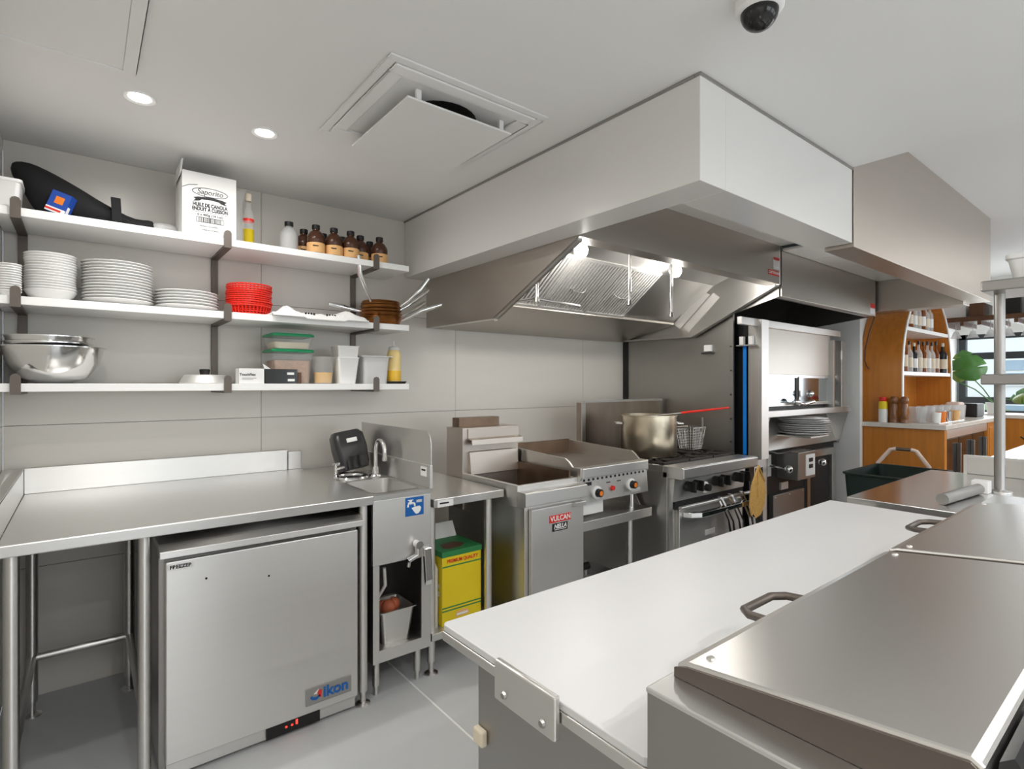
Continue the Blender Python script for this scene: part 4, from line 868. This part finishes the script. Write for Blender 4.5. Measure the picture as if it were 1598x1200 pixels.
for x0, x1 in ((3.97, 4.17), (4.88, 5.45)):
    fm = MB(); fm.box(x0, x1, 2.07, 2.10, .74, .80); fm.box(x0, x1, 2.07, 2.10, .12, .18); fm.box(x1 - .06, x1, 2.07, 2.10, .18, .74); fm.box(x0, x0 + (.06 if x0 > 4.5 else .02), 2.07, 2.10, .18, .74); fm.build('door_frame', 'steel', t, bevel=.002)
B(4.26, 4.80, 2.06, 2.10, .20, .50).build('burner_panel', 'steel_dark', t, bevel=.004); B(4.44, 4.56, 2.085, 2.10, .52, .58).build('data_plate', 'aluminium', t)
for x in (4.29, 4.53, 4.77): MB().lathe([(0, 0), (.008, 0), (.006, .004), (0, .005)], (x, 2.06, .48), 8, 'y').build('screw', 'chrome', t)
for x in (3.92, 5.44):
    for y in (2.2, 3.05): MB().cyl((x, y, .0005), (x, y, .1), .025).build('leg', 'steel', t, smooth=40)
pr = B(4.40, 4.72, 1.84, 2.15, .960, .972).build('plate_rack', 'steel', t)
base = None; n = 8
for i in range(n):
    px, py, z = 4.56 + random.uniform(-.025, .025), 1.955 + random.uniform(-.01, .01), .9725 + i * .0165
    lab = 'white plate, %s in the stack under the oven lip' % rank(n - 1 - i, n)
    if base is None:
        base = plate_mesh(.185, .02, 'plate').build('plate', 'porcelain', smooth=50, org=(0, 0, 0), label=lab, cat='plate', group='plates under the oven lip'); base.location = (px, py, z)
    else: copy_tree(base, (px, py, z), label=lab)
MB().tube([(4.02, 2.0, .88), (4.1, 1.96, .855), (4.25, 1.98, .845), (4.42, 2.0, .842)], .006, 6).build('power_cord', 'dark_plastic', smooth=50, label='dark cord looping from the oven side to its control box', cat='cord')

# ------------------------------------------------------------------ prep table (refrigerated) with board and lids
t = thing('prep_table', 'stainless refrigerated prep table with raised pan rail in the foreground', 'prep table', (1.5, .5, 0))
B(.60, 2.40, .10, .86, .09, .868).build('cabinet', 'steel', t, bevel=.003)
B(.592, .60, .11, .85, .10, .866).build('end_panel', 'steel_dark', t)
B(.56, 2.42, .43, .93, .868, .886).build('deck', 'steel', t, bevel=.002)
B(.55, 2.44, .08, .424, .868, .998).build('pan_rail', 'steel_dark', t, bevel=.002)
B(.549, 2.441, .079, .425, .993, 1.0).build('rail_trim', 'steel_top', t, bevel=.002)
B(.546, .558, .588, .738, .845, .912).build('board_bracket', 'steel', t, bevel=.003)
for y in (.615, .71): MB().lathe([(0, 0), (.007, 0), (.005, -.004), (0, -.004)], (.546, y, .862), 10, 'x').build('screw', 'steel_dark', t)
MB().box(.578, .592, .82, .85, .70, .73).build('hinge', 'paper_label', t, bevel=.004)
B(.572, .60, .36, .42, .55, .868).build('corner_post', 'steel_dark', t)
for x in (.68, 2.3):
    for y in (.18, .78): MB().cyl((x - .015, y, .046), (x + .015, y, .046), .045).build('caster', 'dark_plastic', t, smooth=40)
for nm, xa, xb in (('near', .60, 1.345), ('far', 1.375, 2.10)):
    ld = MB().prism([(.415, 1.0005), (.415, 1.018), (.40, 1.023), (.12, 1.056), (.11, 1.05), (.11, 1.0005)], 'x', xa, xb).build('lid', 'steel_lid', t, bevel=.004)
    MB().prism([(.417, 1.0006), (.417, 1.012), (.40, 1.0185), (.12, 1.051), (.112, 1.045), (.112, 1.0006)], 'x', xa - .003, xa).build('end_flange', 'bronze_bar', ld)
    xm = (xa + xb) / 2 - .08 + (.05 if xa > 1 else 0)
    MB().tube([(xm - .065, .41, 1.012), (xm - .062, .44, 1.010), (xm - .045, .458, 1.008), (xm + .045, .458, 1.008), (xm + .062, .44, 1.010), (xm + .065, .41, 1.012)], .007, 8).build('lid_handle', 'bronze_bar', ld, smooth=50)
    for x in (xa + .03, xb - .03): MB().lathe([(0, .0), (.006, 0), (.005, .003), (0, .004)], (x, .385, 1.0245), 10).build('rivet', 'steel', ld)
MB().prism([(.11, 1.0), (.105, 1.05), (.095, 1.058), (.09, 1.05), (.075, 1.052), (.07, 1.062), (.03, 1.06), (.03, 1.0)], 'x', .62, .80).build('lid_hinge', 'dark_plastic', t)
bd = MB().loft([[(p[0], p[1], zz) for p in rrect(.562, 2.415, .43, .935, .012)] for zz in (.8865, .9)]).build('cutting_board', 'board', bevel=.002, label='long white plastic cutting board along the prep table', cat='cutting board')

# ------------------------------------------------------------------ far pass table with overshelf
t = thing('pass_table', 'glossy stainless pass table beyond the prep table', 'table', (3.13, .3, 0))
B(2.545, 3.72, -.6, .92, .862, .9).build('tabletop', 'steel_wet', t, bevel=.003)
MB().box(3.70, 3.72, -.6, .77, .9, 1.0).build('end_upstand', 'steel', t, bevel=.003)
frame_ = MB(); frame_.box(3.692, 3.70, .755, .77, .9, 1.0); frame_.box(3.692, 3.70, -.6, .755, .988, 1.0); frame_.build('upstand_rim', 'steel_top', t)
for x in (2.6, 3.66):
    for y in (-.55, .87): l = leg(MB(), x, y, .862).build('leg', 'steel', t, smooth=40); foot(MB(), x, y).build('foot', 'steel', l, smooth=40)
B(2.57, 3.69, -.57, .89, .22, .25).build('undershelf', 'steel', t)
t = thing('pass_overshelf', 'two tier stainless overshelf on round posts above the pass table', 'shelf', (3.18, .2, .9))
for y in (.537, -.45):
    p = MB().cyl((3.177, y, .9005), (3.177, y, 1.80), .0195, n=20).build('post', 'steel_dark', t, smooth=40); MB().lathe([(0, 0), (.045, 0), (.045, .006), (.02, .012), (0, .012)], (3.177, y, .9002), 24).build('post_flange', 'steel', p, smooth=40)
for z in (1.375, 1.775):
    sh = MB().box(3.03, 3.36, -.6, .575, z, z + .045).build('shelf_tier', 'steel_dark', t, bevel=.006)
t = thing('white_tub', 'white plastic tub standing on the top overshelf', 'tub', (3.2, .35, 1.82))
MB().loft([[(p[0], p[1], zz) for p in rrect(3.09 - e, 3.31 + e, .10 - e, .50 + e, .03)] for zz, e in ((1.8205, -.015), (1.905, .0), (1.91, .008), (1.928, .008))]).build('tub_body', 'white', t, smooth=40)
MB().cyl((2.66, .62, .923), (3.05, .585, .923), .022, n=18).build('wrap_tube', 'steel_dark', smooth=40, label='grey metal tube lying on the glossy pass table', cat='tube')
B(3.07, 3.13, .555, .615, .9005, .955).build('white_block', 'white', bevel=.004, label='small white block at the end of the grey tube by the shelf post', cat='block')
t = thing('service_counter', 'pale stainless counter end beyond the pass table', 'counter', (4.4, .2, 0))
B(3.82, 4.9, -.6, .70, .94, .98).build('countertop', 'steel_gloss', t, bevel=.003); B(3.84, 4.88, -.58, .68, .05, .94).build('cabinet', 'steel_dark', t)
B(3.85, 4.87, -.55, .65, .0005, .05).build('plinth', 'dark_plastic', t)
B(4.55, 4.75, .38, .50, .9805, 1.06).build('napkin_box', 'card_white', bevel=.003, label='white box on the far service counter', cat='box')

# ------------------------------------------------------------------ green bin and trolley
t = thing('waste_bin', 'dark green open plastic bin behind the pass table', 'bin', (4.17, 1.2, 0))
def bn(e, z): return [(p[0], p[1], z) for p in rrect(3.90 + e, 4.52 - e, 1.00 + e, 1.43 - e, .03)]
MB().loft([bn(.05, .0005), bn(.0, .79), bn(-.01, .795), bn(-.01, .805), bn(.012, .805), bn(.06, .02)]).build('tub', 'green_bin', t, smooth=40)
t = thing('hand_trolley', 'small trolley with a foam padded pale handle beside the green bin', 'trolley', (4.75, 1.3, 0))
MB().box(4.56, 4.98, 1.08, 1.52, .66, .70).build('tray', 'green_tray', t, bevel=.01)
hx = 4.6
MB().tube([(hx, 1.455, .70), (hx, 1.455, .80), (hx, 1.375, .905), (hx, 1.34, .912)], .014, 10).build('handle_pad', 'pink_foam', t, smooth=50)
MB().tube([(hx, 1.25, .912), (hx, 1.22, .905), (hx, 1.146, .80), (hx, 1.146, .70)], .014, 10).build('handle_pad', 'pink_foam', t, smooth=50)
MB().cyl((hx, 1.345, .912), (hx, 1.245, .912), .012).build('handle_grip', 'bronze_bar', t, smooth=40)
for y in (1.12, 1.48):
    for x in (4.6, 4.94): MB().cyl((x, y, .05), (x, y, .66), .015).cyl((x - .012, y, .046), (x + .012, y, .046), .045).build('leg', 'steel_dark', t, smooth=40)

# ------------------------------------------------------------------ bar
t = thing('bar_cabinet', 'orange wood bar cabinet with pale stone top and black fridge doors', 'cabinet', (6.7, 1.6, 0))
B(5.64, 5.67, 1.30, 1.945, .0005, .995).build('end_panel', 'wood', t, bevel=.002)
B(5.67, 7.72, 1.40, 1.945, .0005, .995).build('carcass', 'black', t)
B(5.60, 7.80, 1.28, 1.948, .996, 1.036).build('stone_top', 'marble', t, bevel=.003)
B(5.67, 5.73, 1.305, 1.40, .0005, .995).build('stile', 'wood', t)
B(5.75, 7.18, 1.31, 1.40, .91, .985).build('fridge_fascia', 'steel_top', t, bevel=.003)
for k in range(3):
    d = B(5.75 + k * .48, 6.21 + k * .48, 1.33, 1.40, .10, .90).build('fridge_door', 'black_gloss', t, bevel=.003)
    B(6.15 + k * .48, 6.175 + k * .48, 1.30, 1.33, .35, .85).build('handle', 'steel_dark', d, bevel=.003)
B(7.2, 7.70, 1.305, 1.40, .0005, .995).build('cupboard_door', 'wood', t, bevel=.003); B(7.24, 7.66, 1.30, 1.305, .06, .94).build('door_panel', 'wood', t, bevel=.003)
# arched shelf
YF, YB = 1.62, 1.944
def arch(e):
    pts = []
    for z in [1.038, 1.3, 1.55, 1.7, 1.83, 1.95, 2.06, 2.16, 2.24, 2.30]:
        q = max(0, (z - 1.45) / .85); pts.append((5.70 + .795 * (1 - math.sqrt(max(0, 1 - q**2.2))), z))
    L_ = [(x + e, min(z, 2.30 - e)) for x, z in pts]; Rr = [(2 * 6.495 - x, z) for x, z in reversed(L_)]
    return L_ + Rr
t = thing('arched_shelf', 'arched wooden back bar shelf with white edge holding bottles', 'shelf unit', (6.495, 1.78, 1.037))
ao, ai = arch(0), arch(.035); n = len(ao)
fr = MB(); rings = []
for i in range(n): rings.append([(ao[i][0], YF, ao[i][1]), (ao[i][0], YB, ao[i][1]), (ai[i][0], YB, ai[i][1]), (ai[i][0], YF, ai[i][1])])
fr.loft(rings).build('arch_frame', 'wood', t, smooth=30)
rings = [[(ao[i][0], YF - .008, ao[i][1]), (ao[i][0], YF, ao[i][1]), (ai[i][0], YF, ai[i][1]), (ai[i][0], YF - .008, ai[i][1])] for i in range(n)]
MB().loft(rings).build('white_edge', 'white', t, smooth=30)
MB().prism([(x, z) for x, z in arch(.02)], 'y', YB - .02, YB - .004).build('back_panel', 'wood', t)
for z in (1.46, 1.87):
    q = max(0, (z - 1.45) / .85); e = .795 * (1 - math.sqrt(max(0, 1 - q**2.2))) + .04
    B(5.70 + e, 7.29 - e, YF, YB - .02, z, z + .035).build('shelf_board', 'white', t, bevel=.002)
MB().tube([(5.75, 1.84, 2.02), (5.69, 1.87, 1.85), (5.685, 1.90, 1.7), (5.685, 1.905, 1.6), (5.685, 1.89, 1.55), (5.685, 1.87, 1.52)], .006, 6).build('hanging_cord', 'wood_dark', smooth=50, label='thin brown cord hanging on the wood panel', cat='cord')
# bottles
def bottle(x, y, z, h, r, m, lm, label, group):
    t = thing('liquor_bottle', label, 'bottle', (x, y, z), group)
    MB().lathe([(0, 0), (r, 0), (r, h*.58), (r*.9, h*.64), (r*.36, h*.74), (r*.32, h*.92), (0, h*.92)], (x, y, z), 16).build('body', m, t, smooth=50)
    MB().lathe([(r*1.01, h*.14), (r*1.02, h*.15), (r*1.02, h*.45), (r*1.01, h*.46)], (x, y, z), 16).build('paper_wrap', lm, t, smooth=50)
    MB().lathe([(r*.38, h*.88), (r*.38, h), (0, h)], (x, y, z), 12).build('cap', 'dark_plastic' if m != 'bottle_dark' else 'paper_label', t, smooth=50)
mats = ['bottle_clear', 'bottle_amber', 'bottle_clear', 'bottle_dark', 'bottle_clear', 'bottle_amber', 'bottle_clear', 'bottle_clear', 'bottle_amber', 'bottle_clear']
orde = ['leftmost', 'second from left', 'third from left', 'fourth from left', 'fifth from left', 'sixth from left', 'seventh from left', 'eighth from left', 'ninth from left', 'rightmost']
for i in range(9):
    bottle(5.79 + i * .14, 1.665, 1.4955, random.uniform(.26, .34), .030, mats[i], 'paper_label' if i % 3 else 'white', 'liquor bottle on the lower arched shelf, %s of the close row' % orde[i], 'bottles on the lower arched shelf')
bottle(7.17, 1.67, 1.4955, .32, .042, 'bottle_dark', 'paper_label', 'dark wine bottle standing apart at the right of the lower arched shelf', 'bottles on the lower arched shelf')
for i in range(7):
    bottle(5.95 + i * .125, 1.665, 1.9055, random.uniform(.26, .30), .030, mats[(i + 4) % 10], 'paper_label' if i % 2 else 'white', 'liquor bottle on the upper arched shelf, %s of its row' % (orde[i] if i < 6 else 'rightmost'), 'bottles on the upper arched shelf')
zc = 1.0365
t = thing('spray_can', 'yellow and white spray can with red cap on the bar top', 'can', (5.655, 1.748, zc))
MB().lathe([(0, 0), (.033, 0), (.035, .005), (.035, .12), (0, .12)], (5.655, 1.748, zc), 20).build('lower_body', 'white', t, smooth=50); MB().lathe([(0, .12), (.035, .12), (.034, .18), (.028, .19), (0, .19)], (5.655, 1.748, zc), 20).build('upper_body', 'yellow', t, smooth=50)
MB().lathe([(.028, .188), (.03, .19), (.028, .225), (0, .228)], (5.655, 1.748, zc), 18).build('cap', 'red', t, smooth=50)
for i, (x, y, lab) in enumerate(((5.66, 1.667, 'turned brown wood pepper mill, left of the pair'), (5.66, 1.588, 'turned brown wood pepper mill, right of the pair'))):
    t = thing('pepper_mill', lab, 'pepper mill', (x, y, zc), 'pepper mills')
    MB().lathe([(0, 0), (.032, 0), (.032, .02), (.028, .03), (.032, .04), (.022, .09), (.027, .14), (.02, .17), (0, .17)], (x, y, zc), 20).build('body', 'wood_mill', t, smooth=60); MB().lathe([(0, .168), (.018, .168), (.03, .185), (.03, .21), (.02, .232), (0, .235)], (x, y, zc), 20).build('head', 'wood_mill', t, smooth=60)
proto = None
for i in range(11):
    x = (5.80 if i < 6 else 5.86) + (i % 6) * .2; y = (1.50 if i < 6 else 1.57) - .012 * (i % 6)
    lab = 'clear tumbler on the bar, %s of the %s row' % (orde[i % 6], 'front' if i < 6 else 'rear')
    if proto is None:
        proto = MB().lathe([(0, 0), (.034, 0), (.042, .14), (.0405, .14), (.033, .008), (0, .008)], (0, 0, 0), 20).build('tumbler', 'glass', smooth=50, org=(0, 0, 0), label=lab, cat='glass', group='tumblers on the bar'); proto.location = (x, y, zc)
    else: copy_tree(proto, (x, y, zc), label=lab)
B(5.74, 6.55, 1.36, 1.43, zc, zc + .008).build('bar_tray', 'steel_gloss', bevel=.002, label='narrow steel tray along the front of the bar top', cat='tray')
for i, (x, m, lab) in enumerate(((5.78, 'white', 'white cup on the bar tray, leftmost of four'), (5.93, 'orange', 'orange garnish cup on the bar tray'), (6.12, 'steel_gloss', 'shiny steel cup on the bar tray'), (6.38, 'label_orange', 'pale orange cup at the right of the bar tray'))):
    MB().lathe([(0, 0), (.03, 0), (.036, .09), (.033, .09), (.028, .006), (0, .006)], (x, 1.39, zc + .0085), 18).build('bar_cup', m, smooth=50, label=lab, cat='cup')
t = thing('card_terminal', 'black box device with grey side at the end of the bar top', 'device', (7.5, 1.5, zc))
B(7.25, 7.55, 1.40, 1.62, zc, zc + .14).build('housing', 'black', t, bevel=.01); B(7.55, 7.60, 1.405, 1.615, zc + .005, zc + .13).build('grey_side', 'steel_dark', t, bevel=.004)
B(6.95, 7.15, 1.48, 1.6, zc, zc + .16).build('jar_box', 'pink_foam', bevel=.02, label='pinkish carton between the tumblers and the black device', cat='box')

# hanging glass rack
t = thing('glass_rack', 'brown wooden overhead rack holding items with stemware below', 'rack', (7.3, 1.4, 2.03))
B(7.2, 7.75, .75, 1.80, 2.03, 2.08).build('rack_board', 'wood_dark', t, bevel=.004)
for k in range(7): B(7.2, 7.75, .80 + k * .14, .83 + k * .14, 1.99, 2.03).build('stem_rail', 'wood_dark', t)
for y in (.78, 1.77): MB().cyl((7.5, y, 2.08), (7.5, y, HZ), .01).build('hanger_rod', 'black', t)
proto = None
for i in range(6):
    y = .885 + i * .14; lab = 'upside down wine glass hanging in the rack, %s counted from the window side' % (['first', 'second', 'third', 'fourth', 'fifth', 'sixth'][i])
    if proto is None:
        proto = MB().lathe([(0, .165), (.035, .165), (.035, .162), (.006, .158), (.005, .08), (.02, .07), (.05, .0), (.049, .0), (.018, .066), (0, .07)], (0, 0, 0), 20).build('wine_glass', 'glass', smooth=50, org=(0, 0, 0), label=lab, cat='wine glass', group='hanging wine glasses'); proto.location = (7.3, y, 1.865)
    else: copy_tree(proto, (7.3, y, 1.865), label=lab)
B(7.3, 7.6, 1.50, 1.78, 2.0805, 2.24).build('rack_box', 'card_white', bevel=.004, label='pale cardboard box at the left end of the glass rack', cat='box')
B(7.25, 7.6, 1.34, 1.47, 2.0805, 2.22).build('rack_basket', 'wood_dark', bevel=.01, label='brown basket on the glass rack beside the pale box', cat='basket')
B(7.25, 7.6, 1.06, 1.26, 2.0805, 2.40).build('rack_speaker', 'black', bevel=.01, label='black box on the glass rack behind the shelf post', cat='box')
MB().sphere((7.4, .95, 2.159), .078, 18).build('orange_ball', 'orange', smooth=60, label='round orange object on the right end of the glass rack', cat='ball')

# plants by the window
def leafmesh(L_, Wd, cuts=4):
    pts = []; N = 28
    for s_ in (1, -1):
        side = []
        for i in range(N + 1):
            q = i / N; wv = Wd * math.sin(math.pi * q ** .75) ** .8 if 0 < q < 1 else 0
            ph = (q * (cuts + 1)) % 1
            if .2 < q < .9 and ph > .86: wv *= .35
            side.append((s_ * wv, q * L_, -.12 * L_ * (2*q - 1)**2 + .10 * L_ - .25 * wv * wv / max(Wd, 1e-6)))
        pts.append(side)
    mid = [(0, q / N * L_, -.12 * L_ * (2*q/N - 1)**2 + .10 * L_) for q in range(N + 1)]
    mb = MB()
    for side in pts:
        k = len(mb.v); mb.v += mid + side
        for i in range(N): mb.f.append((k + i, k + i + 1, k + N + 1 + i + 1, k + N + 1 + i))
    return mb
def plant(x, y, z, leaves, label):
    t = thing('monstera_plant', label, 'plant', (x, y, z), 'monstera plants by the window')
    MB().lathe([(0, 0), (.07, 0), (.09, .13), (.08, .13), (.07, .11), (0, .11)], (x, y, z), 24).build('pot', 'white', t, smooth=50)
    for (b, d, nrm, L_, Wd, m) in leaves:
        b = Vector(b); d = Vector(d).normalized(); nz = Vector(nrm); nz = (nz - d * nz.dot(d)).normalized(); xx = d.cross(nz)
        MB().tube([(x, y, z + .10), (Vector((x, y, z + .12)) + b) / 2 + Vector((0, .02, .04)), b], .007, 6).build('stem', 'leaf', t, smooth=50)
        mt = Matrix(((xx.x, d.x, nz.x, b.x), (xx.y, d.y, nz.y, b.y), (xx.z, d.z, nz.z, b.z), (0, 0, 0, 1)))
        lf = leafmesh(L_, Wd).xform(mt).build('leaf', m, t, smooth=60); sd = lf.modifiers.new('thick', 'SOLIDIFY'); sd.thickness = .003
plant(8.35, 1.45, 1.0366, [((8.30, 1.62, 1.42), (.1, .35, 1), (-1, -.5, .35), .40, .17, 'leaf'), ((8.36, 1.78, 1.40), (.1, .1, 1), (-1, -.5, .2), .36, .10, 'leaf_pale'), ((8.3, 1.30, 1.2), (-.1, -.8, .25), (-.6, 0, 1), .26, .11, 'leaf_pale')], 'monstera plant with big split leaves beside the arched shelf')
plant(8.45, .95, 1.0366, [((8.42, 1.05, 1.28), (0, .9, -.25), (-1, 0, .6), .30, .12, 'leaf'), ((8.42, .9, 1.30), (0, -.9, -.2), (-1, 0, .5), .36, .14, 'leaf'), ((8.38, .92, 1.18), (-.2, -.7, .1), (-.8, 0, .8), .30, .12, 'leaf_pale'), ((8.40, .8, 1.2), (0, -1, .1), (-1, .2, .5), .35, .14, 'leaf')], 'low leafy plant behind the shelf post in front of the window')
t = thing('window_counter', 'wood faced counter with stone top below the window', 'counter', (8.4, .2, 0))
B(8.15, 8.71, -1.5, 1.75, .996, 1.036).build('stone_top', 'marble', t, bevel=.003); B(8.18, 8.70, -1.45, 1.72, .0005, .995).build('front', 'wood', t)
B(8.135, 8.18, .55, .85, .84, .94).build('junction_box', 'steel_dark', t, bevel=.004)
MB().tube([(8.13, 1.2, .8), (8.11, 1.0, .62), (8.11, .8, .58), (8.13, .6, .66)], .008, 6).build('cable', 'black', t, smooth=50)
